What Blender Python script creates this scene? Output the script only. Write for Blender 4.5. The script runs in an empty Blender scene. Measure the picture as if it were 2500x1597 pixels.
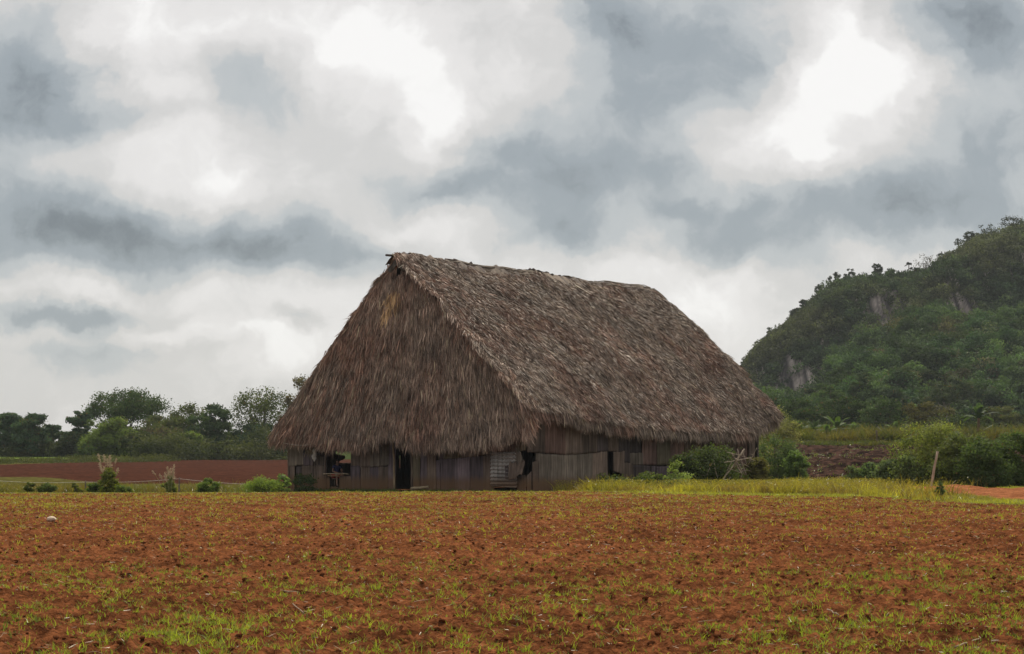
import bpy, math, random
import numpy as np
from mathutils import Vector

rng = np.random.default_rng(7)
random.seed(7)
C = bpy.context.scene.collection
sc = bpy.context.scene
F = 4200.0      # focal length in photograph pixels (2500 wide)
HC = 1.4        # eye height
CX, HY = 1250.0, 1110.0
SUN_EL, SUN_AZ = 50.0, 10.0

# ------------------------------------------------------------------ helpers
def P3(px, py, D):
    return np.array([(px - CX) * D / F, D, HC + (HY - py) * D / F])

def sm(a, b, x):
    t = np.clip((np.asarray(x, float) - a) / (b - a), 0, 1)
    return t * t * (3 - 2 * t)

def hash2(ix, iy, seed):
    h = (ix.astype(np.int64) * 374761393 + iy.astype(np.int64) * 668265263 + seed * 1442695041) & 0xffffffff
    h = ((h ^ (h >> 13)) * 1274126177) & 0xffffffff
    return ((h ^ (h >> 16)) & 0xffff) / 65535.0

def vnoise(x, y, seed=0):
    x = np.asarray(x, float); y = np.asarray(y, float)
    ix = np.floor(x); iy = np.floor(y); fx = x - ix; fy = y - iy
    fx = fx * fx * (3 - 2 * fx); fy = fy * fy * (3 - 2 * fy)
    a = hash2(ix, iy, seed); b = hash2(ix + 1, iy, seed); c = hash2(ix, iy + 1, seed); d = hash2(ix + 1, iy + 1, seed)
    return (a * (1 - fx) + b * fx) * (1 - fy) + (c * (1 - fx) + d * fx) * fy

def fbm(x, y, seed=0, octs=4, gain=0.5):
    s = 0; a = 1; t = 0
    for i in range(octs):
        s = s + a * vnoise(x * 2 ** i + 17.3 * i, y * 2 ** i - 9.1 * i, seed + i); t += a; a *= gain
    return s / t

WLOC = {}
def link(o, parent=None, loc=None):
    C.objects.link(o)
    if parent is not None:
        o.parent = parent
        WLOC[o.name] = WLOC[parent.name]
    else:
        loc = np.zeros(3) if loc is None else np.asarray(loc, float)
        o.location = loc.tolist(); WLOC[o.name] = loc
    return o

def tag(o, label=None, cat=None, group=None, kind=None):
    if label: o['label'] = label
    if cat: o['category'] = cat
    if group: o['group'] = group
    if kind: o['kind'] = kind
    return o

def thing(name, loc, label, cat, group=None):
    return tag(link(bpy.data.objects.new(name, None), None, loc), label, cat, group)

def make(name, V, Q, mat, col=None, parent=None, loc=None, smooth=False):
    """V (N,3) world coordinates, Q list of face arrays (quads and/or tris), col (N,3|4)."""
    V = np.asarray(V, float)
    if not isinstance(Q, list): Q = [Q]
    Q = [np.asarray(q, np.int64) for q in Q if len(q)]
    me = bpy.data.meshes.new(name)
    base = WLOC[parent.name] if parent is not None else (np.zeros(3) if loc is None else np.asarray(loc, float))
    me.vertices.add(len(V)); me.vertices.foreach_set('co', (V - base).astype(np.float32).ravel())
    nl = sum(q.size for q in Q); nf = sum(len(q) for q in Q)
    me.loops.add(nl); me.loops.foreach_set('vertex_index', np.concatenate([q.ravel() for q in Q]).astype(np.int32))
    me.polygons.add(nf)
    tot = np.concatenate([np.full(len(q), q.shape[1]) for q in Q]); st = np.concatenate([[0], np.cumsum(tot)[:-1]])
    me.polygons.foreach_set('loop_start', st.astype(np.int32))
    me.update(calc_edges=True)
    if smooth: me.polygons.foreach_set('use_smooth', np.ones(nf, bool))
    if col is not None:
        col = np.asarray(col, float)
        if col.shape[1] == 3: col = np.hstack([col, np.ones((len(col), 1))])
        a = me.color_attributes.new('tint', 'FLOAT_COLOR', 'POINT')
        a.data.foreach_set('color', np.clip(col, 0, 1).astype(np.float32).ravel())
    me.materials.append(mat)
    o = bpy.data.objects.new(name, me)
    return link(o, parent, loc)

class MB:
    """collects pieces into one mesh"""
    def __init__(s): s.V = []; s.Q = []; s.T = []; s.C = []; s.n = 0
    def add(s, V, Q=None, T=None, col=None):
        V = np.asarray(V, float); n = len(V); s.V.append(V)
        if Q is not None and len(Q): s.Q.append(np.asarray(Q) + s.n)
        if T is not None and len(T): s.T.append(np.asarray(T) + s.n)
        if col is not None:
            col = np.asarray(col, float)
            s.C.append(np.tile(col, (n, 1)) if col.ndim == 1 else col)
        s.n += n
    def tube(s, pts, rad, sides=6, col=None, cap=True):
        pts = np.asarray(pts, float); n = len(pts); rad = np.broadcast_to(rad, (n,))
        d = np.gradient(pts, axis=0); d /= np.linalg.norm(d, axis=1)[:, None] + 1e-9
        ref = np.array([0, 0, 1.0]) if abs(d[0, 2]) < .9 else np.array([1.0, 0, 0])
        a = np.cross(d, ref); a /= np.linalg.norm(a, axis=1)[:, None] + 1e-9; b = np.cross(d, a)
        th = np.arange(sides) * 2 * math.pi / sides
        V = pts[:, None] + rad[:, None, None] * (np.cos(th)[None, :, None] * a[:, None] + np.sin(th)[None, :, None] * b[:, None])
        V = V.reshape(-1, 3)
        i = np.arange(n - 1)[:, None] * sides; j = np.arange(sides)[None]; j2 = (j + 1) % sides
        Q = np.stack([i + j, i + j2, i + sides + j2, i + sides + j], -1).reshape(-1, 4)
        T = []
        if cap:
            V = np.vstack([V, pts[0], pts[-1]]); c0 = n * sides; c1 = c0 + 1
            for k in range(sides):
                T.append([c0, (k + 1) % sides, k]); T.append([c1, (n - 1) * sides + k, (n - 1) * sides + (k + 1) % sides])
        s.add(V, Q, T if T else None, col)
    def build(s, name, mat, parent=None, loc=None, smooth=False):
        Q = []
        if s.Q: Q.append(np.concatenate(s.Q))
        if s.T: Q.append(np.concatenate(s.T))
        return make(name, np.concatenate(s.V), Q, mat, np.concatenate(s.C) if s.C else None, parent, loc, smooth)

def blades(base, dirn, side, length, width, bend, col, seg=2):
    """tapered strips. base,dirn,side,bend (N,3); length,width (N,); col (N,3)."""
    N = len(base); rows = []
    L = length[:, None]
    for k in range(seg + 1):
        t = k / seg
        c = base + dirn * L * t + bend * L * t * t
        w = (width * (1 - 0.85 * t ** 1.6) * 0.5)[:, None]
        rows.append(c - side * w); rows.append(c + side * w)
    V = np.stack(rows, 1).reshape(-1, 3)
    m = 2 * (seg + 1); b = np.arange(N)[:, None] * m
    Q = np.concatenate([np.stack([b[:, 0] + 2 * k, b[:, 0] + 2 * k + 1, b[:, 0] + 2 * k + 3, b[:, 0] + 2 * k + 2], 1) for k in range(seg)])
    return V, Q, np.repeat(col, m, axis=0)

def unit(v): return v / (np.linalg.norm(v, axis=-1, keepdims=True) + 1e-9)

def leaves(cen, size, col, flat=0.0, aspect=0.55, r=None, nrm=None):
    """rhomb leaf cards with random orientation. cen (N,3), size (N,), col (N,3)"""
    r = r or rng; N = len(cen)
    a = unit(r.normal(size=(N, 3)) * np.array([1, 1, 1 - flat * .7]))
    n = unit(r.normal(size=(N, 3)) + np.array([0, 0, flat * 3])) if nrm is None else unit(unit(nrm) * 1.5 + r.normal(size=(N, 3)) * .55)
    b = unit(np.cross(n, a)); s = size[:, None]
    V = np.stack([cen - a * s * .5, cen + b * s * .5 * aspect - a * s * .05, cen + a * s * .5, cen - b * s * .5 * aspect - a * s * .05], 1).reshape(-1, 3)
    Q = np.arange(N * 4).reshape(N, 4)
    return V, Q, np.repeat(col, 4, axis=0)

# ------------------------------------------------------------------ materials
def new_mat(name):
    m = bpy.data.materials.new(name); m.use_nodes = True; nt = m.node_tree; nt.nodes.clear()
    return m, nt, nt.nodes.new('ShaderNodeOutputMaterial')

def N(nt, t, **kw):
    n = nt.nodes.new(t)
    for k, v in kw.items():
        if k.startswith('i_'): n.inputs[k[2:].replace('_', ' ')].default_value = v
        else: setattr(n, k, v)
    return n

def mat_leaf(name, trans=0.45, rough=0.5, spec=0.35, tgain=(1.15, 1.25, 0.5)):
    m, nt, out = new_mat(name); L = nt.links.new
    at = N(nt, 'ShaderNodeAttribute', attribute_name='tint')
    no = N(nt, 'ShaderNodeTexNoise', i_Scale=1.3, i_Detail=3.0)
    geo = N(nt, 'ShaderNodeNewGeometry'); L(geo.outputs['Position'], no.inputs['Vector'])
    mr = N(nt, 'ShaderNodeMapRange'); mr.inputs['To Min'].default_value = .72; mr.inputs['To Max'].default_value = 1.28
    L(no.outputs['Fac'], mr.inputs['Value'])
    mul = N(nt, 'ShaderNodeVectorMath', operation='MULTIPLY'); L(at.outputs['Color'], mul.inputs[0]); L(mr.outputs[0], mul.inputs[1])
    pb = N(nt, 'ShaderNodeBsdfPrincipled'); pb.inputs['Roughness'].default_value = rough
    pb.inputs['Specular IOR Level'].default_value = spec
    L(mul.outputs[0], pb.inputs['Base Color'])
    tm = N(nt, 'ShaderNodeVectorMath', operation='MULTIPLY'); L(mul.outputs[0], tm.inputs[0]); tm.inputs[1].default_value = tgain
    tr = N(nt, 'ShaderNodeBsdfTranslucent'); L(tm.outputs[0], tr.inputs['Color'])
    mx = N(nt, 'ShaderNodeMixShader'); mx.inputs[0].default_value = trans
    L(pb.outputs[0], mx.inputs[1]); L(tr.outputs[0], mx.inputs[2]); L(mx.outputs[0], out.inputs[0])
    return m

def mat_attr(name, rough=0.8, spec=0.2, nscale=6.0, lo=.7, hi=1.3, bump=0.0, bscale=20, stretch=None, detail=6.0):
    m, nt, out = new_mat(name); L = nt.links.new
    at = N(nt, 'ShaderNodeAttribute', attribute_name='tint')
    geo = N(nt, 'ShaderNodeNewGeometry')
    vec = geo.outputs['Position']
    if stretch:
        mp = N(nt, 'ShaderNodeVectorMath', operation='MULTIPLY'); L(vec, mp.inputs[0]); mp.inputs[1].default_value = stretch; vec = mp.outputs[0]
    no = N(nt, 'ShaderNodeTexNoise', i_Scale=nscale, i_Detail=detail); L(vec, no.inputs['Vector'])
    mr = N(nt, 'ShaderNodeMapRange'); mr.inputs['From Min'].default_value = .3; mr.inputs['From Max'].default_value = .7
    mr.inputs['To Min'].default_value = lo; mr.inputs['To Max'].default_value = hi; L(no.outputs['Fac'], mr.inputs['Value'])
    mul = N(nt, 'ShaderNodeVectorMath', operation='MULTIPLY'); L(at.outputs['Color'], mul.inputs[0]); L(mr.outputs[0], mul.inputs[1])
    pb = N(nt, 'ShaderNodeBsdfPrincipled'); pb.inputs['Roughness'].default_value = rough; pb.inputs['Specular IOR Level'].default_value = spec
    L(mul.outputs[0], pb.inputs['Base Color'])
    if bump:
        nb = N(nt, 'ShaderNodeTexNoise', i_Scale=bscale, i_Detail=5.0); L(vec, nb.inputs['Vector'])
        bp = N(nt, 'ShaderNodeBump'); bp.inputs['Strength'].default_value = bump; bp.inputs['Distance'].default_value = .05
        L(nb.outputs['Fac'], bp.inputs['Height']); L(bp.outputs[0], pb.inputs['Normal'])
    L(pb.outputs[0], out.inputs[0])
    return m

M_leaf = mat_leaf('foliage', rough=.65, spec=.12)
M_far = mat_leaf('far_foliage', trans=.3, rough=.75, spec=.08)
M_grass = mat_leaf('grass_blade', trans=.55, rough=.4, spec=.35, tgain=(1.2, 1.25, .3))
M_plume = mat_leaf('seed_plume', trans=.5, rough=.8, spec=.1, tgain=(1.1, 1.05, .9))
M_straw = mat_attr('straw', rough=.5, spec=.4)
M_bark = mat_attr('bark', nscale=9, bump=.4, stretch=(1, 1, .3))
M_thatch = mat_attr('palm_thatch', rough=.62, spec=.24, nscale=1.6, lo=.68, hi=1.32, detail=7)
M_soil = mat_attr('red_soil', rough=1.0, spec=.0, nscale=14, lo=.5, hi=1.45, bump=1.0, bscale=22, detail=9)
M_ground = mat_attr('turf_soil', rough=1.0, spec=.0, nscale=2.5, lo=.5, hi=1.45, bump=1.0, bscale=5, detail=9)
M_rock = mat_attr('limestone', rough=.9, spec=.1, nscale=.5, lo=.6, hi=1.35, bump=.6, bscale=1.2, stretch=(1, 1, .25))
M_cloth = mat_attr('cloth', rough=.85, spec=.1)
M_skin = mat_attr('skin', rough=.6, spec=.3)
M_stone = mat_attr('stone', rough=.8, nscale=12, bump=.4)

def mat_sheet():
    """bark / tin wall sheets: vertical streaks, mud splash near the soil"""
    m, nt, out = new_mat('wall_sheet'); L = nt.links.new
    at = N(nt, 'ShaderNodeAttribute', attribute_name='tint'); geo = N(nt, 'ShaderNodeNewGeometry')
    mp = N(nt, 'ShaderNodeVectorMath', operation='MULTIPLY'); L(geo.outputs['Position'], mp.inputs[0]); mp.inputs[1].default_value = (14, 14, .8)
    no = N(nt, 'ShaderNodeTexNoise', i_Scale=1.0, i_Detail=6.0); L(mp.outputs[0], no.inputs['Vector'])
    mr = N(nt, 'ShaderNodeMapRange'); mr.inputs['From Min'].default_value = .3; mr.inputs['From Max'].default_value = .7
    mr.inputs['To Min'].default_value = .5; mr.inputs['To Max'].default_value = 1.45; L(no.outputs['Fac'], mr.inputs['Value'])
    mul = N(nt, 'ShaderNodeVectorMath', operation='MULTIPLY'); L(at.outputs['Color'], mul.inputs[0]); L(mr.outputs[0], mul.inputs[1])
    n2 = N(nt, 'ShaderNodeTexNoise', i_Scale=1.1, i_Detail=5.0); L(geo.outputs['Position'], n2.inputs['Vector'])
    mr2 = N(nt, 'ShaderNodeMapRange'); mr2.inputs['From Min'].default_value = .35; mr2.inputs['From Max'].default_value = .65
    mr2.inputs['To Min'].default_value = .7; mr2.inputs['To Max'].default_value = 1.25; L(n2.outputs['Fac'], mr2.inputs['Value'])
    mul2 = N(nt, 'ShaderNodeVectorMath', operation='MULTIPLY'); L(mul.outputs[0], mul2.inputs[0]); L(mr2.outputs[0], mul2.inputs[1])
    sx = N(nt, 'ShaderNodeSeparateXYZ'); L(geo.outputs['Position'], sx.inputs[0])
    ad = N(nt, 'ShaderNodeMath', operation='MULTIPLY_ADD'); L(no.outputs['Fac'], ad.inputs[0]); ad.inputs[1].default_value = -.55; L(sx.outputs['Z'], ad.inputs[2])
    mz = N(nt, 'ShaderNodeMapRange', interpolation_type='SMOOTHSTEP'); mz.inputs['From Min'].default_value = .32; mz.inputs['From Max'].default_value = -.1
    mz.inputs['To Min'].default_value = 0; mz.inputs['To Max'].default_value = .8; L(ad.outputs[0], mz.inputs['Value'])
    mx = N(nt, 'ShaderNodeMix', data_type='RGBA'); L(mz.outputs[0], mx.inputs['Factor']); L(mul2.outputs[0], mx.inputs['A']); mx.inputs['B'].default_value = (.15, .085, .042, 1)
    pb = N(nt, 'ShaderNodeBsdfPrincipled'); pb.inputs['Roughness'].default_value = .75; pb.inputs['Specular IOR Level'].default_value = .2
    L(mx.outputs['Result'], pb.inputs['Base Color'])
    bp = N(nt, 'ShaderNodeBump'); bp.inputs['Strength'].default_value = .5; bp.inputs['Distance'].default_value = .02; L(no.outputs['Fac'], bp.inputs['Height']); L(bp.outputs[0], pb.inputs['Normal'])
    L(pb.outputs[0], out.inputs[0]); return m
M_sheet = mat_sheet()

# ------------------------------------------------------------------ terrain
def ground_z(X, Y):
    X = np.asarray(X, float); Y = np.asarray(Y, float)
    zl = np.interp(Y, [0, 64, 80, 110, 150, 235, 255, 290, 600, 1500, 9000], [0, 0, -.34, -.3, -.1, .62, .9, 1.9, 4.5, 10, 20])
    zr = np.interp(Y, [0, 64, 82, 100, 130, 165, 200, 260, 420, 1500, 9000], [0, 0, -.02, .25, 1.15, 2.35, 2.9, 4.2, 7, 10, 20])
    r = sm(6, 24, X)
    return zl * (1 - r) + zr * r

EDGE = np.array([(-60, 60), (-17.4, 61.9), (-8.3, 63.2), (-3.9, 65.3), (2.1, 67.4), (3.9, 65.3), (6.5, 60.6), (9.1, 58.8), (11.7, 57.6), (12.5, 52.5), (13.5, 48.2), (22, 42), (80, 30)])
def edge_y(X): return np.interp(X, EDGE[:, 0], EDGE[:, 1])

def soil_z(X, Y):
    """clods and furrows of the near field"""
    w = 1 - sm(-1.5, .5, Y - edge_y(X))
    a = fbm(X * 1.1, Y * 1.1, 3, 3) - .5
    b = fbm(X * 4.5, Y * 4.5, 11, 4, .6) - .5
    c = np.abs(fbm(X * 9, Y * 9, 23, 3, .55) - .5)
    d = np.clip(fbm(X * 2.6, Y * 2.6, 31, 2) - .6, 0, 1)
    f = fbm(X * 17, Y * 14, 37, 2) - .5
    return w * (.12 * a + .12 * b - .13 * c + .10 * d + .075 * f * sm(45, 25, Y))

def zg(X, Y): return ground_z(X, Y) + soil_z(X, Y)

ys = np.concatenate([np.geomspace(4, 76, 730), np.geomspace(76, 900, 210)[1:], np.geomspace(900, 2600, 12)[1:]])
pxs = np.concatenate([np.linspace(-5200, -420, 60), np.linspace(-400, 2900, 820), np.linspace(2920, 7700, 60)])
PX, YY = np.meshgrid(pxs, ys)
XX = (PX - CX) / F * YY
ZZ = zg(XX, YY)
# ridged soil of the distant ploughed plot
plot = (PX > 1885) & (PX < 2620) & (YY > 92) & (YY < 168 + (PX - 1900) * .02)
ZZ = ZZ + np.where(plot, .55 * (fbm(XX * .9, YY * .55, 51, 3, .6) - .4), 0)
bk = np.exp(-((YY - np.interp(PX, [2105, 2250, 2434, 2700, 4000], [77, 70, 61, 56, 50]) - 2) / 4.5) ** 2) * sm(2110, 2300, PX)
ZZ = ZZ + bk * (.16 + .25 * (fbm(XX * .9, YY * .9, 78, 3) - .5))
nc = len(pxs); nr = len(ys)
idx = np.arange(nr * nc).reshape(nr, nc)
quad = np.stack([idx[:-1, :-1], idx[:-1, 1:], idx[1:, 1:], idx[1:, :-1]], -1)
fx = XX[:-1, :-1]; fy = YY[:-1, :-1]; fp = PX[:-1, :-1]
e = fy - edge_y(fx) + 2.2 * (fbm(fx * 1.7, fy * 1.7, 5, 3) - .5)
zone = np.full(fx.shape, 0)                                  # 0 ground
zone[e < 0] = 1                                              # near field
edge2 = 101 + 6 * (fbm(fx * .05, fy * .05, 9, 2) - .5) + 22 * sm(300, 60, fp)
top2 = np.where(fp < 450, 192 + .11 * fp, 242)
zone[(fy > edge2) & (fy < top2) & (fx < 4)] = 2              # red field behind
zone[plot[:-1, :-1]] = 3                                     # dark ploughed plot
u_ = (fy - (66 - (fp - 2110) * .0075))
pw = 1.2 + np.clip(fp - 2110, 0, 2000) * .016
path = (fp > 2105) & (np.abs(fy - np.interp(fp, [2105, 2250, 2434, 2700, 4000], [77, 70, 61, 56, 50])) < np.interp(fp, [2105, 2200, 2434, 2700], [.9, 4.0, 6.5, 7]) + .8 * (fbm(fx * .8, fy * .8, 77, 2) - .5))
zone[path & (e > 0)] = 4
yard = (zone == 0) & (fp > 640) & (fp < 1420) & (fy < 95) & (fx > -11) & (fx < 16)
zone[yard] = 5
Vall = np.stack([XX, YY, ZZ], -1).reshape(-1, 3)
XF, YF, PF = XX.ravel(), YY.ravel(), PX.ravel()
nz = fbm(XF * .35, YF * .35, 61, 4)[:, None]; nz2 = fbm(XF * 3, YF * 3, 71, 4)[:, None]
def lerp(a, b, t): return np.array(a) * (1 - t) + np.array(b) * t
nz3 = fbm(XF * 9, YF * 7, 75, 3)[:, None]
soilc = lerp((.062, .023, .010), (.265, .098, .040), np.clip(nz * .4 + nz2 * .6 + (nz3 - .5) * 1.1 - .05, 0, 1))
gcol = lerp((.045, .040, .014), (.13, .12, .034), nz2)
gcol = np.where((YF > 235)[:, None] & (PF < 460)[:, None], lerp((.10, .16, .03), (.18, .24, .05), nz2), gcol)
gcol = np.where(((YF > 242) & (PF > 460) & (PF < 1800))[:, None] | (YF > 300)[:, None], lerp((.03, .045, .015), (.06, .08, .025), nz2), gcol)
zcol = {0: gcol, 1: soilc, 2: lerp((.028, .0115, .0075), (.092, .037, .024), np.clip(nz2 * 1.4 - .2, 0, 1) * .6 + nz * .4),
        3: lerp((.010, .007, .006), (.075, .042, .032), np.clip(nz2 * 2.4 - .75, 0, 1)), 4: lerp((.17, .06, .026), (.38, .155, .072), np.clip(nz2 * 1.8 - .4, 0, 1)),
        5: lerp((.08, .032, .016), (.16, .065, .03), nz2)}
for z, (nm, mt) in {0: ('ground', M_ground), 1: ('ploughed_field', M_soil), 2: ('red_field', M_ground), 3: ('ploughed_plot', M_ground), 4: ('dirt_path', M_soil), 5: ('bare_yard', M_soil)}.items():
    q = quad[zone == z].reshape(-1, 4)
    if not len(q): continue
    us, inv = np.unique(q, return_inverse=True)
    o = make(nm, Vall[us], inv.reshape(-1, 4), mt, zcol[z][us], smooth=True); tag(o, kind='structure')

# ------------------------------------------------------------------ barn
UD = np.array([.61, .79, 0]); UD /= np.linalg.norm(UD)
VD = np.array([UD[1], -UD[0], 0])
UP = np.array([0, 0, 1.0])
def solve_t(px, O, d):
    k = (px - CX) / F
    return (k * O[1] - O[0]) / (d[0] - k * d[1])
B0 = np.array([35 * 70 / F, 70, 0]); W = solve_t(706, B0, -VD); A0 = B0 - VD * W; LEN = solve_t(1853, B0, UD)
MID = B0 - VD * W / 2
barn_loc = MID + UD * LEN / 2
barn = thing('thatched_barn', barn_loc, 'large steep palm-thatched tobacco barn with patched dark bark walls', 'barn')
def BP(u, v, z):
    """u along the ridge from the front wall, v across from the centre line (positive = towards the camera side)"""
    u = np.asarray(u, float)[..., None]; v = np.asarray(v, float)[..., None]; z = np.asarray(z, float)[..., None]
    return MID + u * UD + v * VD + z * UP
HW = W / 2
ZR = 9.95
def ridge_z(u): return ZR + .05 * np.sin(np.asarray(u) * .75 + .5) + .03 * np.sin(np.asarray(u) * 2.1) - .0 * np.asarray(u)
def eave_z(u): return np.interp(u, [-1, 0, 2, 6, 9, 13, 17, 18.6, 20.5], [3.3, 3.15, 3.0, 2.6, 2.52, 2.42, 2.48, 2.95, 3.4])
def slope_pt(u, s, side=1):
    """s 0 at the ridge to 1 at the eave"""
    u = np.asarray(u, float); s = np.asarray(s, float)
    u = u - (.62 * np.clip(s, 0, 1.1) ** 1.3) * (1 - sm(-.35, 3.0, u)) if side > 0 else u + .42
    zr = ridge_z(u); ze = eave_z(u) + .12 if side > 0 else 2.2 + 0 * u
    lump = .30 * (fbm(u * .55 + 40 * side, s * 6, 91, 3) - .5)
    v = (HW + (.62 if side > 0 else .12)) * (s + .022 * np.sin(math.pi * s)) + lump
    z = zr + (ze - zr) * (s - .028 * np.sin(math.pi * s)) + lump * .6
    return BP(u, side * v, z)
U0, U1 = -.35, LEN + .75

def thatch_col(n, patch, kind):
    """natural colours of weathered palm leaf"""
    t = rng.random(n)[:, None]; p = patch[:, None]
    g = lerp((.085, .072, .062), (.26, .225, .19), t)
    rb = lerp((.085, .054, .042), (.25, .170, .135), t)
    k = np.clip(p * 3.4 - 1.55 + (rng.random(n)[:, None] - .5) * .6, 0, 1)
    c = g * (1 - k) + rb * k
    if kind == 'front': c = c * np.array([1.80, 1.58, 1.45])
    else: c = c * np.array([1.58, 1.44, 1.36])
    pale = rng.random(n) < .05
    c[pale] = lerp((.32, .26, .17), (.48, .40, .27), rng.random((pale.sum(), 1)))
    return c

def fronds(anchor, down, side, out, nb, L0, patch, kind, spread=.28, wid=.034, lift=.10, droop=.0):
    n = len(anchor); N_ = n * nb
    A = np.repeat(anchor, nb, 0); D = np.repeat(down, nb, 0); S = np.repeat(side, nb, 0); O = np.repeat(out, nb, 0)
    ang = rng.normal(0, spread, N_)[:, None] + np.repeat(rng.normal(0, .16, n), nb)[:, None]
    d = unit(D * np.cos(ang) + S * np.sin(ang) + O * (np.abs(rng.normal(lift, .07, N_)))[:, None])
    A = A + S * rng.normal(0, .09, N_)[:, None] + D * rng.uniform(-.12, .12, N_)[:, None] + O * rng.uniform(0, .07, N_)[:, None]
    L = L0 * rng.uniform(.55, 1.25, N_) * np.repeat(rng.uniform(.8, 1.2, n), nb)
    w = wid * rng.uniform(.6, 1.5, N_)
    tw = rng.normal(0, 1.1, N_)[:, None]
    sd = unit(np.cross(d, O)); sd = unit(sd * np.cos(tw) + O * np.sin(tw))
    bend = -O * rng.uniform(0, .16, N_)[:, None] - UP * (rng.uniform(.4, 1.0, N_) * droop)[:, None]
    col = thatch_col(N_, np.repeat(patch, nb), kind) * np.repeat(rng.uniform(.80, 1.18, n), nb)[:, None] * rng.uniform(.6, 1.35, N_)[:, None]
    return blades(A, d, sd, L, w, bend, col)

def slope_frames(u, s, side):
    p = slope_pt(u, s, side); e = 1e-2
    dn = unit(slope_pt(u, s + e, side) - p); sd = unit(slope_pt(u + e, s, side) - p)
    out = unit(np.cross(sd, dn)) ; out = out * np.sign(out[:, 2:3] + 1e-9)
    return p, dn, sd, out

for side, dens in ((1, 17500), (-1, 2400)):
    nm = 'roof_slope'
    uu, ss = np.meshgrid(np.linspace(U0, U1, 90), np.linspace(0, 1, 50)); g = slope_pt(uu, ss, side).reshape(-1, 3)
    ii = np.arange(90 * 50).reshape(50, 90); q = np.stack([ii[:-1, :-1], ii[:-1, 1:], ii[1:, 1:], ii[1:, :-1]], -1).reshape(-1, 4)
    mb = MB(); mb.add(g, q, col=(.045, .034, .028))
    inner = g - UP * .22 + BP(0 * uu, 0 * uu, 0 * uu).reshape(-1, 3) * 0
    mb.add(inner, q[:, ::-1], col=(.04, .03, .022))
    n = dens; s = rng.random(n) ** .92; s = np.clip((np.floor(s * 27) + rng.normal(.5, .28, n)) / 27, 0, 1); u = rng.uniform(U0, U1, n)
    p, dn, sd, out = slope_frames(u, s, side)
    patch = fbm(u * .55, s * 5, 15, 4)
    nb = 15 if side > 0 else 10
    V, Q, c = fronds(p, dn, sd, out, nb, .30, patch, 'side', spread=.32, wid=.027, lift=.17); mb.add(V, Q, col=c * np.repeat(.62 + .76 * fbm(u * .45, s * 4.5, 205, 4, .6), nb * 6)[:, None])
    # eave fringe
    n = 1500 if side > 0 else 700
    u = rng.uniform(U0, U1, n); s = rng.uniform(.955, 1.0, n); p, dn, sd, out = slope_frames(u, s, side)
    hang = .55 + .75 * (fbm(u * 1.6, u * 0 + side, 44, 3))
    V, Q, c = fronds(p - UP * .08, unit(dn + np.array([0, 0, -.9])), sd, out, 13, .42, fbm(u * .5, s, 15, 3), 'side', spread=.16, droop=.25)
    mb.add(V, Q, col=c)
    # hanging uneven bunches
    n = 900 if side > 0 else 200
    u = rng.uniform(U0, U1, n); keep = fbm(u * 1.3, u * 0, 33, 2) > .45; u = u[keep]; n = len(u)
    p, dn, sd, out = slope_frames(u, np.full(n, .985), side)
    V, Q, c = fronds(p - UP * .22, unit(dn * .5 + np.array([0, 0, -1.])), sd, out, 10, .40, fbm(u * .5, u * 0, 15, 3), 'side', spread=.13, droop=.2, lift=.03)
    mb.add(V, Q, col=c)
    if side > 0:
        n = 1300; u = rng.uniform(U0, U1, n); s = rng.uniform(.03, .97, n); p, dn, sd, out = slope_frames(u, s, side)
        V, Q, c = fronds(p + out * .03, dn, sd, out, 9, .33, fbm(u * .5, s * 4, 16, 3), 'side', spread=.24, wid=.034, lift=.20); mb.add(V, Q, col=c * rng.uniform(.55, 1.0, (n, 1)).repeat(54, 0))
    # verge fringe, near and far ends
    for ue, sg in ((U0, -1), (U1, 1)):
        n = 900; s = rng.random(n); p, dn, sd, out = slope_frames(np.full(n, ue), s, side)
        V, Q, c = fronds(p + UD * (sg * (rng.uniform(-.5, .22, n) + .5 * (fbm(s * 14, s * 0, 77, 2) - .5)))[:, None], unit(dn + UD * sg * .18 - UP * .25), sd, out, 12, .42, fbm(s * 9, s * 0 + ue, 15, 3), 'front' if ue < 1 else 'side', spread=.34)
        mb.add(V, Q, col=c)
    if side > 0:   # one long stray pale leaf on the slope
        pt = [slope_pt(12.2, .10), slope_pt(11.9, .085), slope_pt(12.6, .12), slope_pt(13.3, .18)]
        pt[1] = pt[1] + UP * .12
        mb.tube([pt[0] + UP * .05, pt[1] + UP * .1, pt[2] + UP * .08, pt[3] + UP * .05], [.02, .035, .03, .01], 4, (.42, .36, .28))
    mb.build(nm, M_thatch, barn)

# front and rear gable thatch
def gable_half(z):   # half width of the gable at height z
    s = np.clip((ZR - z) / (ZR - 2.3), 0, 1.06); return (HW + .55) * (s + .02 * np.sin(math.pi * s))
def asym(v, z):
    sr = np.clip((ZR + .05 - z) / (ZR - 3.2), 0, 1.04); rr = (HW + .60) * (sr + .022 * np.sin(math.pi * np.clip(sr, 0, 1)))
    rr = rr * (1 - .05 * np.clip(3.25 - z, 0, 2))
    return np.where(np.asarray(v) < 0, v * (HW + .18) / (HW + .55), v * rr / np.maximum(gable_half(z), .05))
def gable_low(v):    # bottom of the front thatch
    px = 979 + v * 44
    return np.interp(v, [-7.6, -6.9, -6.2, -5.6, -4.3, -3.0, -1.6, -.8, -.35, .35, .9, 1.6, 2.2, 3.0, 4.5, 6.0, 6.9, 7.5],
                     [2.15, 1.85, 1.85, 1.96, 1.86, 1.62, 1.62, 1.82, 2.15, 2.15, 1.80, 1.66, 1.70, 1.66, 1.74, 1.80, 2.2, 3.0])
def gable_out(v, z): # how far the thatch stands in front of the wall
    return .10 + .75 * np.clip((ZR - z) / 8, 0, 1) ** 1.3 - .05 * np.abs(v) / 7 + .12 * (fbm(v * .8, z * .8, 19, 3) - .5)
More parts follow.
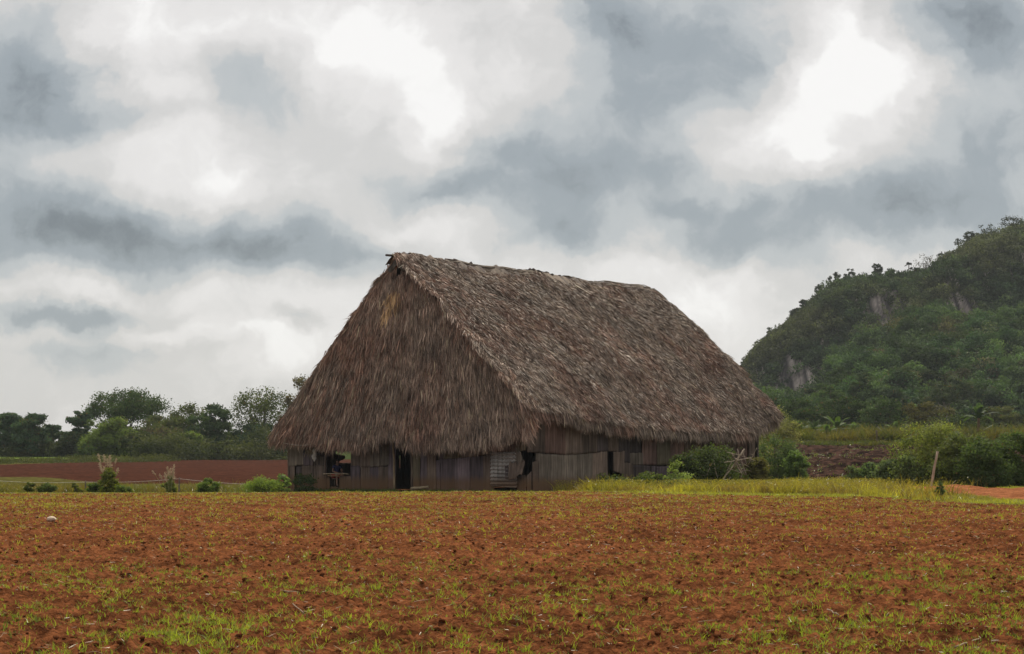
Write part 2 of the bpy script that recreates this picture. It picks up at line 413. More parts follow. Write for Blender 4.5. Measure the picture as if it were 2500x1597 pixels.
for uend, sg in ((0, -1), (LEN, 1)):
    mb = MB(); nv, nzz = 70, 70
    vs = np.linspace(-1, 1, nv); zs = np.linspace(0, 1, nzz); vv, zz = np.meshgrid(vs, zs)
    ztop = ZR - .12; zl = 2.2 if sg < 0 else 3.1
    z = zl + (ztop - zl) * zz; hw = gable_half(z) * .99
    v = asym(vv * hw, z); v = v if sg < 0 else vv * hw * .94; uo = uend + sg * gable_out(v, z)
    g = BP(uo, v, z).reshape(-1, 3); ii = np.arange(nv * nzz).reshape(nzz, nv); q = np.stack([ii[:-1, :-1], ii[:-1, 1:], ii[1:, 1:], ii[1:, :-1]], -1)
    vc = v[:-1, :-1]; zc = z[:-1, :-1]
    if sg < 0: q = q[~((vc > -.32) & (vc < .22) & (zc > 8.95) & (zc < 9.72))]
    mb.add(g, q.reshape(-1, 4), col=(.05, .034, .028))
    n = 5600 if sg < 0 else 900
    z = zl - .25 + (ztop - zl) * (1 - np.sqrt(rng.random(n) * (1 - .0))) ; v = asym(rng.uniform(-1, 1, n) * gable_half(z), z); v = v if sg < 0 else v * .92
    if sg < 0:
        keep = (z > gable_low(v) + .28) & ~((v > -.30) & (v < .20) & (z > 9.02) & (z < 9.9)); v, z = v[keep], z[keep]
    n = len(v)
    p = BP(uend + sg * (gable_out(v, z) + .03), v, z)
    down = unit(-UP + sg * UD * .12 + VD * (v * .055)[:, None]); out = unit(np.tile(UD * sg, (n, 1)) + UP * .12)
    sd = np.tile(VD, (n, 1))
    V, Q, c = fronds(p, down, sd, out, 15, .50, fbm(v * .55, z * .4, 25, 4), 'front', spread=.15, wid=.034)
    if sg < 0:   # shaggier drooping bunches
        n2 = 1500; z2 = zl + (ztop - zl) * (1 - np.sqrt(rng.random(n2))); v2 = asym(rng.uniform(-1, 1, n2) * gable_half(z2), z2); k2 = (z2 > gable_low(v2) + .4) & (z2 < 8.8) & ~((z2 > 7.0) & (np.abs(v2 + .35) < 1.0)) & (rng.random(n2) < .75); v2, z2 = v2[k2], z2[k2]; n2 = len(v2)
        V2_, Q2_, c2_ = fronds(BP(-gable_out(v2, z2) - .06, v2, z2), unit(-UP - UD * .12 + VD * (v2 * .06)[:, None]), np.tile(VD, (n2, 1)), np.tile(-UD, (n2, 1)), 9, .60, fbm(v2 * .55, z2 * .4, 26, 4), 'front', spread=.17, wid=.042, lift=.13)
        mb.add(V2_, Q2_, col=c2_ * rng.uniform(.5, 1.15, (n2, 1)).repeat(54, 0))
    if sg < 0:   # fresher straw-yellow fronds below the vent
        m = (fbm(v * 1.4, z * .7, 5, 2) > .4) & (rng.random(len(v)) < .8)
        yel = np.repeat(((np.abs(v + .25 + .1 * (8.6 - z)) < .30 + .12 * (8.6 - z)) & (z > 7.4) & (z < 8.6) & m), 15 * 6)
        c[yel] = lerp((.42, .27, .14), (.80, .54, .28), rng.random((yel.sum() // 6, 1))).repeat(6, 0)
    mb.add(V, Q, col=c)
    if sg < 0:   # bottom fringe
        n = 1300; v = rng.uniform(-HW - .15, HW + .05, n); zlo = gable_low(v) + .55 * (fbm(v * 2.2, v * 0, 66, 4, .6) - .5)
        p = BP(-gable_out(v, 2.4 + 0 * v) - .0, v, zlo + rng.uniform(.28, .75, n))
        V, Q, c = fronds(p, np.tile(unit(-UP), (n, 1)), np.tile(VD, (n, 1)), np.tile(-UD, (n, 1)), 13, .42, fbm(v * .5, v * 0, 25, 3), 'front', spread=.10, lift=.04)
        mb.add(V, Q, col=c)
        # long loose leaves along both verges
        for ss in (-1, 1):
            n = 620; z = rng.uniform(2.3, 9.6, n); v = asym(ss * (gable_half(z) - .02), z)
            p = BP(-gable_out(v, z) - .02, v, z)
            V, Q, c = fronds(p, unit(-UP + VD * ss * .42 - UD * .1)[None].repeat(n, 0), np.tile(VD, (n, 1)), np.tile(-UD, (n, 1)), 12, .55, fbm(z, z * 0, 25, 3), 'front', spread=.26)
            mb.add(V, Q, col=c)
    mb.build('gable_thatch', M_thatch, barn)

# ridge cap: overlapping bark sheets and a ridge pole that sticks out
mb = MB()
for k in range(15):
    u0 = -.45 + k * (LEN + .9) / 15; L = 1.9
    for side in (1, -1):
        us = np.linspace(u0, u0 + L, 10); w = .42 + .12 * rng.random()
        lift = rng.uniform(0, .05); wob = rng.normal(0, .03, 10)
        top = BP(us, 0 * us, ridge_z(us) + .10 + lift + wob + .02 * (k % 2)); mid = BP(us, side * w * .5 + wob, ridge_z(us) - .12 + lift + wob)
        low = BP(us, side * w + 0 * us, ridge_z(us) - .42 + lift + rng.normal(0, .04, 10))
        V = np.concatenate([top, mid, low]); Q = [[r * 10 + i, r * 10 + i + 1, (r + 1) * 10 + i + 1, (r + 1) * 10 + i] for r in range(2) for i in range(9)]
        c = np.array(random.choice([(.16, .13, .11), (.20, .16, .125), (.13, .10, .09), (.24, .19, .15)]))
        mb.add(V, Q, col=c)
for k in range(46):
    u = rng.uniform(-.3, LEN); s = rng.uniform(-.28, .28); l = rng.uniform(1.0, 3.5); u2 = min(u + l, LEN + .6)
    us = np.linspace(u, u2, 5); mb.tube(BP(us, s + rng.normal(0, .03, 5), ridge_z(us) + .16 - abs(s) * .9 + rng.normal(0, .02, 5)), .022, 4, (.20, .165, .13))
cap = mb.build('ridge_cap', M_bark, barn)
mb = MB(); us = np.linspace(-.95, 0.5, 4); mb.tube(BP(us, us * 0 - .02, ridge_z(us) + .0), [.05, .06, .07, .07], 6, (.10, .085, .075)); mb.build('ridge_pole', M_bark, barn)
mb = MB()   # small boards that close the gable peak above the vent
for s in (-1, 1):
    V = BP(np.full(4, -.30) - .02 * s, [s * .02, s * .55, s * .42, s * .02], [ZR + .06, ZR - .55, ZR - .75, ZR - .42])
    mb.add(np.vstack([V, V + UD * .05]), [[0, 1, 2, 3], [4, 7, 6, 5], [0, 4, 5, 1], [1, 5, 6, 2], [2, 6, 7, 3]], col=(.11, .10, .09))
mb.build('vent_board', M_bark, barn)

# walls ---------------------------------------------------------------
FRONT = (A0, VD, -UD); SIDE = (B0, UD, VD); LEFT = (A0, UD, -VD); REAR = (A0 + UD * LEN, VD, UD)
def wall_tz(px, py, wall):
    O, d, n = wall; t = solve_t(px, O, d); Y = O[1] + d[1] * t
    return t, HC + (HY - py) * Y / F
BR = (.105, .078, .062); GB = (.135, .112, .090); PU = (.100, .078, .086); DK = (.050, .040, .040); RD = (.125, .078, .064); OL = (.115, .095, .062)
def panel(wall, tl, tr, bl, br, tpl, tpr, col, off=.0, tilt=0., rib=.018, pitch=.085, horiz=False, jag=.03, name='wall_panel', label=None, curl=0.):
    O, d, n = wall; nx = max(6, int((tr - tl) / .025)); ny = 14 if not horiz else 64
    a, b = np.meshgrid(np.linspace(0, 1, nx), np.linspace(0, 1, ny)); ts = tl + (tr - tl) * a
    j0 = jag * (fbm(a * 5 + tl * 3, a * 0, 8, 2) - .5) * 2; j1 = jag * (fbm(a * 5 + tl * 7, a * 0, 18, 2) - .5) * 2
    zb = bl + (br - bl) * a + j0; zt = tpl + (tpr - tpl) * a + j1; z = zb + (zt - zb) * b
    ts = ts + jag * .6 * (fbm(b * 4 + tl, b * 0 + tl, 28, 2) - .5) * 2 * (a - .5) * 2
    ph = (z if horiz else ts) * 2 * math.pi / pitch
    h = rib * np.sin(ph) + .02 * (fbm(ts * 2.2, z * 1.5, 12, 2) - .5) + off + tilt * (1 - b) + curl * (a ** 3)
    V = O + ts[..., None] * d + z[..., None] * UP + h[..., None] * n; Vb = V - n * .018
    V = V.reshape(-1, 3); Vb = Vb.reshape(-1, 3); ii = np.arange(nx * ny).reshape(ny, nx)
    q = np.stack([ii[:-1, :-1], ii[:-1, 1:], ii[1:, 1:], ii[1:, :-1]], -1).reshape(-1, 4); m = nx * ny
    rim = np.concatenate([ii[0, :], ii[1:, -1], ii[-1, -2::-1], ii[-2:0:-1, 0]]); r2 = np.roll(rim, -1)
    qs = np.stack([rim, rim + m, r2 + m, r2], 1)
    c = np.array(col) * random.uniform(.95, 1.75)
    strip = .72 + .56 * fbm(ts.ravel() * 9, ts.ravel() * 0 + tl, 82, 3)[:, None]
    cc = np.concatenate([c * strip, c * strip])
    o = make(name, np.vstack([V, Vb]), [q, q[:, ::-1] + m, qs], M_sheet, cc, barn)
    if label: o['label'] = label
    return o
def ppx(wall, x0, x1, ytl, ytr, ybl, ybr, col, **k):
    tl, zt0 = wall_tz(x0, ytl, wall); tr, zt1 = wall_tz(x1, ytr, wall); _, zb0 = wall_tz(x0, ybl, wall); _, zb1 = wall_tz(x1, ybr, wall)
    return panel(wall, tl, tr, zb0, zb1, zt0, zt1, col, **k)
B = 1205   # below the soil line
for a in [ # front wall, left to right: x0 x1 ytl ytr ybl ybr colour offset
    (706, 741, 1080, 1080, 1137, 1136, GB, .03), (706, 719, 1136, 1136, B, B, BR, .0), (721, 738, 1138, 1138, B, B, DK, -.06),
    (737, 768, 1136, 1136, B, B, BR, .01), (767, 797, 1136, 1137, B, B, BR, .03), (741, 766, 1107, 1108, 1137, 1136, PU, .03), (765, 798, 1108, 1118, 1137, 1137, BR, .0),
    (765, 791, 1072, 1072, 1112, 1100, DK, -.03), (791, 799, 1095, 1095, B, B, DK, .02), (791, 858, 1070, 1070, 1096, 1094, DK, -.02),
    (797, 806, 1166, 1166, B, B, BR, .02), (829, 858, 1162, 1163, B, B, BR, .01), (806, 829, 1188, 1189, B, B, DK, -.02),
    (856, 882, 1070, 1070, 1138, 1140, BR, .0), (881, 906, 1070, 1070, 1141, 1139, BR, .03), (905, 930, 1070, 1070, 1140, 1139, GB, .05), (929, 950, 1070, 1070, 1139, 1136, GB, .02),
    (856, 880, 1136, 1138, B, B, PU, .02), (879, 904, 1139, 1140, B, B, BR, .0), (903, 926, 1140, 1140, B, B, PU, .01), (925, 948, 1139, 1138, B, B, BR, .03), (947, 966, 1070, 1070, B, B, PU, .0),
    (1006, 1026, 1070, 1070, B, B, OL, .03), (1025, 1044, 1070, 1070, B, B, PU, .0), (1044, 1066, 1070, 1070, B, B, BR, .03), (1074, 1084, 1070, 1070, 1122, 1120, PU, .02),
    (1066, 1075, 1124, 1122, B, B, PU, .02), (1074, 1112, 1121, 1118, B, B, PU, .0), (1084, 1130, 1070, 1070, 1121, 1118, OL, .04), (1129, 1176, 1070, 1070, 1118, 1112, BR, .05), (1175, 1212, 1070, 1070, 1112, 1108, OL, .04),
    (1112, 1148, 1117, 1115, B, B, PU, .03), (1147, 1181, 1114, 1112, B, B, PU, .0), (1180, 1206, 1112, 1110, B, B, BR, .01), (1211, 1262, 1070, 1068, 1107, 1104, BR, .02),
    (1260, 1285, 1050, 1050, 1104, 1100, OL, .03)]:
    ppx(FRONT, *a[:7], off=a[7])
ppx(FRONT, 1203, 1266, 1106, 1103, 1187, 1190, (.25, .235, .22), off=.14, horiz=True, pitch=.155, rib=.045, jag=.02, label='pale sheet of tin with level corrugations, rusty along its foot')
ppx(FRONT, 1263, 1282, 1094, 1112, 1140, 1130, GB, off=.14, jag=.10, curl=.1, label='bent torn sheet beside the hole at the corner')
ppx(FRONT, 1252, 1284, 1128, 1128, 1166, 1164, BR, off=.22, jag=.16, tilt=.12, curl=-.1, label='crumpled piece of sheet hanging by the corner')
ppx(FRONT, 1240, 1262, 1142, 1146, 1163, 1168, DK, off=.18, jag=.16, label='small torn dark scrap lapping over the tin sheet')
ppx(FRONT, 1262, 1285, 1163, 1163, B, B, BR, off=.03, jag=.08)
for a in [ # long side wall
    (1285, 1330, 1030, 1030, 1103, 1107, BR, .04), (1329, 1378, 1030, 1030, 1107, 1110, RD, .05), (1377, 1420, 1030, 1030, 1110, 1109, BR, .04), (1419, 1456, 1030, 1030, 1109, 1104, BR, .05),
    (1455, 1483, 1030, 1040, 1104, 1101, DK, .03), (1482, 1508, 1060, 1060, 1102, 1102, BR, .06), (1285, 1296, 1162, 1150, B, B, BR, .04), (1298, 1313, 1128, 1124, B, B, BR, .05),
    (1309, 1345, 1106, 1109, B, B, GB, .0), (1344, 1376, 1109, 1110, B, B, GB, .02), (1375, 1410, 1110, 1108, B, B, GB, .0), (1409, 1446, 1108, 1103, B, B, GB, .02), (1445, 1483, 1103, 1100, B, B, BR, .0),
    (1508, 1538, 1060, 1060, 1130, 1130, DK, .02), (1494, 1520, 1102, 1102, 1150, 1160, BR, .08), (1516, 1545, 1130, 1130, B, B, BR, .04), (1537, 1570, 1106, 1106, 1134, 1136, GB, .0), (1537, 1571, 1060, 1060, 1107, 1107, DK, -.12),
    (1569, 1605, 1060, 1060, 1136, 1136, RD, -.02), (1604, 1635, 1060, 1060, 1136, 1136, OL, .03), (1634, 1672, 1060, 1060, B, B, RD, -.02), (1671, 1712, 1060, 1060, B, B, BR, .02), (1711, 1745, 1060, 1060, B, B, DK, .0),
    (1744, 1776, 1060, 1060, B, B, RD, .02), (1775, 1800, 1060, 1060, B, B, BR, .0), (1799, 1822, 1060, 1060, B, B, RD, .03), (1834, 1843, 1060, 1060, B, B, BR, .0),
    (1544, 1590, 1135, 1137, B, B, DK, .03), (1589, 1636, 1137, 1139, B, B, PU, .02)]:
    ppx(SIDE, *a[:7], off=a[7])
# far long wall with the gap that shows daylight, and the rear wall
t = 0.
for t0, t1 in ((0, 1.6), (1.6, 3.05), (4.25, 5.9), (5.9, 7.55), (7.62, 9.4), (9.4, 12), (12, 15), (15, LEN)):
    panel(LEFT, t0, t1, -.3, -.3, 2.6, 2.6, BR, rib=.02, pitch=.12)
panel(LEFT, 3.03, 4.27, -.3, -.3, 1.02, 1.0, BR); panel(LEFT, 3.03, 4.27, 1.56, 1.54, 2.6, 2.6, BR); panel(LEFT, 3.03, 3.72, .98, 1.2, 1.45, 1.34, BR, off=.05)
panel(LEFT, 7.5, 7.66, -.3, -.3, .75, .75, BR); panel(LEFT, 7.5, 7.66, 1.35, 1.35, 2.6, 2.6, BR)
for k in range(6): panel(REAR, k * W / 6, (k + 1) * W / 6, -.3, -.3, 2.6, 2.6, BR, rib=.02, pitch=.12)

def pole(name, a, b, r, col, parent, mat=None, n=6, bend=.02, label=None, sides=7):
    a = np.asarray(a, float); b = np.asarray(b, float); k = np.linspace(0, 1, n)[:, None]; L = np.linalg.norm(b - a)
    pts = a + (b - a) * k + rng.normal(0, bend * L * .3, (n, 3)) * np.sin(k * math.pi)
    mb = MB(); mb.tube(pts, np.linspace(r, r * .8, n) * rng.uniform(.9, 1.1, n), sides, col)
    return mb.build(name, mat or M_bark, parent, smooth=True) if parent is not None else (mb, pts)
def wp(wall, px, py, off=0.):
    O, d, n = wall; t, z = wall_tz(px, py, wall); return O + d * t + UP * z + n * off
pole('door_post', wp(FRONT, 966.5, 1200, .08), wp(FRONT, 962, 1074, .08), .055, (.27, .20, .125), barn)
pole('door_post', wp(FRONT, 1007, 1200, .03), wp(FRONT, 1006, 1074, .03), .05, (.12, .09, .07), barn)
pole('corner_post', wp(FRONT, 705, 1200, .0), wp(FRONT, 705, 1070, .0), .06, (.11, .085, .065), barn)
pole('corner_post', wp(SIDE, 1850, 1200, .0), wp(SIDE, 1849, 1040, .0), .07, (.10, .085, .075), barn)
pole('corner_post', wp(SIDE, 1829, 1200, .02), wp(SIDE, 1828, 1050, .02), .09, (.13, .10, .085), barn)
pole('window_post', wp(FRONT, 795, 1160, .05), wp(FRONT, 797, 1085, .05), .045, (.12, .085, .07), barn)
pole('wall_batten', wp(FRONT, 765.5, 1195, .08), wp(FRONT, 765.5, 1085, .08), .022, (.15, .12, .10), barn)
pole('window_rail', wp(FRONT, 794, 1157, .12), wp(FRONT, 856, 1157.5, .12), .022, (.42, .33, .22), barn, bend=.03)
pole('window_rail', wp(FRONT, 804, 1161.5, .10), wp(FRONT, 834, 1162.5, .10), .03, (.24, .15, .085), barn)
pole('window_lintel', wp(FRONT, 790, 1090, .12), wp(FRONT, 856, 1092, .12), .06, (.13, .12, .105), barn)
pole('window_lintel', wp(FRONT, 832, 1097.5, .02), wp(FRONT, 857, 1097, .02), .03, (.10, .09, .08), barn)
#, -6.2, 1.98), BP(-.8, -4.2, 1.90), .02, (.38, .33, .26), barn, bend=.02)
#, -4.6, 1.90), BP(-.8, -3.4, 1.92), .018, (.30, .26, .2), barn)
# inner door leaf leaning in the dark, and inner frames
for k in range(5):
    u = 2.2 + k * 3.6
    pole('frame_post', BP(u, -2.6, -.1), BP(u, -2.6, 7.0), .09, (.10, .085, .07), barn, bend=.005)
    pole('frame_post', BP(u, 2.6, -.1), BP(u, 2.6, 7.0), .09, (.10, .085, .07), barn, bend=.005)
pole('door_prop', wp(FRONT, 1003, 1196, -.15), wp(FRONT, 985, 1085, -.5), .035, (.14, .10, .08), barn)

# pale rag stuffed under the eave
def blob(mb, c, r, col, nx=12, ny=8, amp=.25, seed=1):
    th, ph = np.meshgrid(np.linspace(0, 2 * math.pi, nx, endpoint=False), np.linspace(.06, math.pi - .06, ny))
    n3 = np.stack([np.sin(ph) * np.cos(th), np.sin(ph) * np.sin(th), np.cos(ph)], -1)
    k = 1 + amp * 2 * (fbm(th * 1.3 + seed * 5, ph * 1.6, seed, 2) - .5)
    k[:, -1] = (k[:, -1] + k[:, 0]) / 2
    V = (np.asarray(c) + n3 * k[..., None] * np.asarray(r)).reshape(-1, 3); ii = np.arange(nx * ny).reshape(ny, nx)
    q = np.stack([ii[:-1], np.roll(ii, -1, 1)[:-1], np.roll(ii, -1, 1)[1:], ii[1:]], -1).reshape(-1, 4)
    V = np.vstack([V, V[:nx].mean(0), V[-nx:].mean(0)]); m = nx * ny
    T = [[m, (k + 1) % nx, k] for k in range(nx)] + [[m + 1, m - nx + k, m - nx + (k + 1) % nx] for k in range(nx)]
    mb.add(V, q, T, col)
mb = MB(); c = wp(FRONT, 780, 1108, .32)
for k, (dx, dz, r) in enumerate([(0, .12, .10), (.03, -.02, .09), (-.03, -.14, .10), (.04, -.2, .08), (0, -.29, .05)]):
    blob(mb, c + VD * dx + UP * dz, np.array([r, r * .7, r * 1.15]), np.array((.50, .46, .42)) * rng.uniform(.85, 1.1), amp=.35, seed=k)
o = mb.build('hanging_rag', M_cloth, loc=c - UP * .3, smooth=True); tag(o, 'crumpled pale rag hanging under the thatch beside the window', 'rag')
mb = MB(); c = wp(FRONT, 773, 1092, .30)
n = 160; aa = c + rng.normal(0, .10, (n, 3)) + UP * .05
V, Q, cc = blades(aa, unit(rng.normal(0, .35, (n, 3)) - UP), unit(rng.normal(size=(n, 3))), rng.uniform(.2, .5, n), rng.uniform(.02, .05, n), rng.normal(0, .1, (n, 3)), lerp((.16, .12, .07), (.36, .28, .16), rng.random((n, 1))))
mb.add(V, Q, col=cc); o = mb.build('dried_leaf_bundle', M_straw, loc=c - UP * .3); tag(o, 'tuft of dry brown leaves hanging left of the pale rag', 'leaf bundle')
mb = MB(); aa = wp(FRONT, 729, 1081.5, 1.0); bb = wp(FRONT, 796, 1086, .95); k = np.linspace(0, 1, 12)[:, None]
mb.tube(aa + (bb - aa) * k - UP * .06 * np.sin(k * math.pi), .006, 4, (.55, .5, .42)); o = mb.build('cord', M_straw, loc=aa); tag(o, 'thin pale cord strung under the thatch above the small window', 'cord')
# log at the door
mb, pts = pole('log', P3(1003, 1193.5, 70.3), P3(1046, 1189.5, 70.1), .07, (.20, .16, .10), None); o = mb.build('log', M_bark, loc=pts[0], smooth=True); tag(o, 'short fallen log lying at the foot of the wall right of the doorway', 'log')

# ------------------------------------------------------------------ the person at the window
def skin_mesh(verts, edges, radii, sub=1):
    me = bpy.data.meshes.new('tmp'); me.from_pydata([tuple(v) for v in verts], edges, [])
    o = bpy.data.objects.new('tmp', me); C.objects.link(o)
    m = o.modifiers.new('s', 'SKIN'); m.use_smooth_shade = True
    me.skin_vertices or None
    for i, r in enumerate(radii):
        sv = me.skin_vertices[0].data[i]; sv.radius = (r, r) if np.isscalar(r) else r
    # a root on every connected chain
    par = list(range(len(verts)))
    def find(a):
        while par[a] != a: a = par[a]
        return a
    for a, b in edges: par[find(a)] = find(b)
    seen = set()
    for i in range(len(verts)):
        f = find(i); me.skin_vertices[0].data[i].use_root = f not in seen; seen.add(f)
    s = o.modifiers.new('d', 'SUBSURF'); s.levels = sub; s.render_levels = sub
    bpy.context.view_layer.update()
    dg = bpy.context.evaluated_depsgraph_get(); ev = o.evaluated_get(dg); m2 = ev.to_mesh()
    V = np.array([v.co[:] for v in m2.vertices]); Q = [tuple(p.vertices) for p in m2.polygons]
    ev.to_mesh_clear(); bpy.data.objects.remove(o); bpy.data.meshes.remove(me)
    return V, [q for q in Q if len(q) == 4], [q for q in Q if len(q) == 3]

def person():
    base = wp(FRONT, 810, 1188, -.28); base[2] = 0
    fwd = unit(VD * .9 - UD * .35); right = np.array([fwd[1], -fwd[0], 0])   # faces right and a little outwards
    def L(f, r, z): return base + fwd * f + right * r + UP * z
    root = thing('person', base, 'person in dark blue top and red shorts sitting at the window, arm on rail', 'person')
    sk = (.20, .11, .075)
    rail = wp(FRONT, 829, 1156.3, .10)
    # fwd axis, right axis (towards the camera side), height
    J = {}
    V = []; E = []; R = []
    def add(n, p, r): J[n] = len(V); V.append(p); R.append(r)
    def con(*ns):
        for a, b in zip(ns, ns[1:]): E.append((J[a], J[b]))
    add('pelvis', L(0, 0, .46), (.15, .12)); add('waist', L(.02, 0, .60), (.125, .10)); add('chest', L(.07, 0, .78), (.15, .11)); add('collar', L(.09, 0, .90), (.09, .07)); add('neck', L(.11, 0, .965), .05); add('skull', L(.13, 0, 1.03), .055)
    con('pelvis', 'waist', 'chest', 'collar', 'neck', 'skull')
    palm = rail + UP * .035
    for s, nm in ((1, 'n'), (-1, 'f')):
        add('sh' + nm, L(.09, s * .17, .86), .055)
        el = L(.16, s * .24, .66) if s > 0 else L(.22, -.2, .64)
        add('el' + nm, el, .042)
        wr = palm - fwd * .09 if s > 0 else L(.36, -.12, .60)
        add('wr' + nm, wr, .028); pm = palm if s > 0 else L(.43, -.1, .585); add('pa' + nm, pm, (.038, .02))
        E.append((J['collar'], J['sh' + nm])); con('sh' + nm, 'el' + nm, 'wr' + nm, 'pa' + nm)
        add('hp' + nm, L(.02, s * .10, .44), .09); add('kn' + nm, L(.42, s * .15, .47), .062); add('an' + nm, L(.40, s * .15, .09), .038); add('hl' + nm, L(.40, s * .15, .05), .04); add('to' + nm, L(.57, s * .17, .035), .03)
        E.append((J['pelvis'], J['hp' + nm])); con('hp' + nm, 'kn' + nm, 'an' + nm, 'hl' + nm, 'to' + nm)
    Vb, Q, T = skin_mesh(V, E, R, 2)
    body = MB(); body.add(Vb, Q, T if T else None, sk)
    for s, nm in ((1, 'n'), (-1, 'f')):   # fingers and thumb, rooted in the palm
        p = V[J['pa' + nm]]; fv = []; fe = []; fr = []
        for k, (off, ln) in enumerate([(-.030, .072), (-.010, .082), (.010, .077), (.029, .060)]):
            b = p + right * off; i = len(fv)
            fv += [b, b + fwd * ln * .5 + UP * .004, b + fwd * ln * .85 - UP * .018, b + fwd * ln - UP * .040]; fr += [.0095, .009, .008, .0065]
            fe += [(i, i + 1), (i + 1, i + 2), (i + 2, i + 3)]
        i = len(fv); b = p - fwd * .03 + right * (-.032 * s)
        fv += [b, b + fwd * .03 - right * .03 * s, b + fwd * .055 - right * .036 * s - UP * .018]; fr += [.012, .010, .008]; fe += [(i, i + 1), (i + 1, i + 2)]
        a, q, t = skin_mesh(fv, fe, fr, 1); body.add(a, q, t if t else None, sk)
    # head: one shaped ovoid with brow, nose, jaw, ears
    hc = L(.155, 0, 1.085); nx, ny = 28, 22
    th, ph = np.meshgrid(np.linspace(0, 2 * math.pi, nx, endpoint=False), np.linspace(.04, math.pi - .04, ny))
    f = np.sin(ph) * np.cos(th); r = np.sin(ph) * np.sin(th); z = np.cos(ph)
    jaw = 1 - .28 * sm(.1, -1, z) * (1 - .3 * (f > 0))
    hf = .098 * f * jaw + .012 * (f > .3) * sm(0, -.8, z); hr = .074 * r * jaw; hz = .118 * z
    nose = np.exp(-((r / .16) ** 2) - ((z + .12) / .17) ** 2) * (f > 0); hf = hf + .024 * nose
    eye = sum(np.exp(-(((r - q) / .13) ** 2) - ((z - .06) / .09) ** 2) for q in (-.36, .36)) * (f > 0); hf = hf - .012 * eye
    brow = np.exp(-((z - .22) / .09) ** 2) * (f > .5); hf = hf + .006 * brow
    lip = np.exp(-((r / .25) ** 2) - ((z + .47) / .06) ** 2) * (f > 0); hf = hf + .006 * lip
    ear = np.exp(-((f + .02) / .14) ** 2 - ((z + .02) / .2) ** 2) * np.abs(r); hr = hr + .016 * ear * np.sign(r)
    tilt = -.22
    hf2 = hf * math.cos(tilt) - hz * math.sin(tilt) ; hz2 = hf * math.sin(tilt) + hz * math.cos(tilt)
    HV = hc + hf2[..., None] * fwd + hr[..., None] * right + hz2[..., None] * UP
    ii = np.arange(nx * ny).reshape(ny, nx); q = np.stack([ii[:-1], np.roll(ii, -1, 1)[:-1], np.roll(ii, -1, 1)[1:], ii[1:]], -1).reshape(-1, 4)
    hv = HV.reshape(-1, 3); hv = np.vstack([hv, hv[:nx].mean(0), hv[-nx:].mean(0)]); m = nx * ny
    Tt = [[m, (k + 1) % nx, k] for k in range(nx)] + [[m + 1, m - nx + k, m - nx + (k + 1) % nx] for k in range(nx)]
    hcol = np.tile(np.array(sk), (m + 2, 1)); e = np.concatenate([np.clip(eye * 1.3, 0, 1).ravel(), [0, 0]])[:, None]; lp = np.concatenate([np.clip(lip, 0, 1).ravel(), [0, 0]])[:, None]
    hcol = hcol * (1 - e * .75); hcol = hcol * (1 - lp * .4)
    body.add(hv, q, Tt, hcol)
    body.build('body', M_skin, root, smooth=True)
    # hair: cap over the skull
    keep = ((z > .30) | ((f < -.05) & (z > -.35)))
    k4 = keep[:-1] & keep[1:]; k4 = k4 & np.roll(k4, -1, 1)
    g = hc + ((hf2 * 1.10)[..., None] * fwd + (hr * 1.12)[..., None] * right + (hz2 * 1.08 + .004)[..., None] * UP)
    hb = MB(); tt = [[m, (k + 1) % nx, k] for k in range(nx)]
    hb.add(np.vstack([g.reshape(-1, 3), g[0].mean(0), g[0].mean(0)]), q.reshape(ny - 1, nx, 4)[k4], tt, (.018, .014, .012)); hb.build('hair', M_cloth, root, smooth=True)
    # shirt and shorts: sleeves and legs follow the limbs
    P = lambda n: np.array(V[J[n]])
    cl = []
    vs = [P('pelvis') + UP * .06, P('waist'), P('chest'), P('collar'), P('shn'), P('shn') * .45 + P('eln') * .55, P('shf'), P('shf') * .45 + P('elf') * .55]
    a, q2, t = skin_mesh(vs, [(0, 1), (1, 2), (2, 3), (3, 4), (4, 5), (3, 6), (6, 7)], [(.17, .14), (.145, .12), (.17, .13), (.10, .085), .075, .068, .075, .068], 2)
    sb = MB(); sb.add(a, q2, t if t else None, (.022, .022, .07)); sb.build('shirt', M_cloth, root, smooth=True)
    vs = [P('pelvis'), P('hpn'), P('hpn') * .25 + P('knn') * .75, P('hpf'), P('hpf') * .25 + P('knf') * .75]
    a, q2, t = skin_mesh(vs, [(0, 1), (1, 2), (0, 3), (3, 4)], [(.17, .14), .11, .088, .11, .088], 2)
    sb = MB(); sb.add(a, q2, t if t else None, (.22, .02, .018)); sb.build('shorts', M_cloth, root, smooth=True)
    # stool the person sits on
    st = thing('stool', base, 'low rough wooden stool under the person at the window', 'stool')
    mb = MB()
    for k in range(2): 
        blob(mb, L(0, 0, .33 - .02 * k), np.array([.2, .2, .03]), (.13, .1, .07), amp=.02, nx=16)
    mb.build('seat', M_bark, st)
    for a_, b_ in ((.13, .13), (.13, -.13), (-.13, .13), (-.13, -.13)): pole('leg', L(a_ * 1.2, b_ * 1.2, -.02), L(a_, b_, .31), .022, (.12, .09, .07), st, bend=.0)
person()

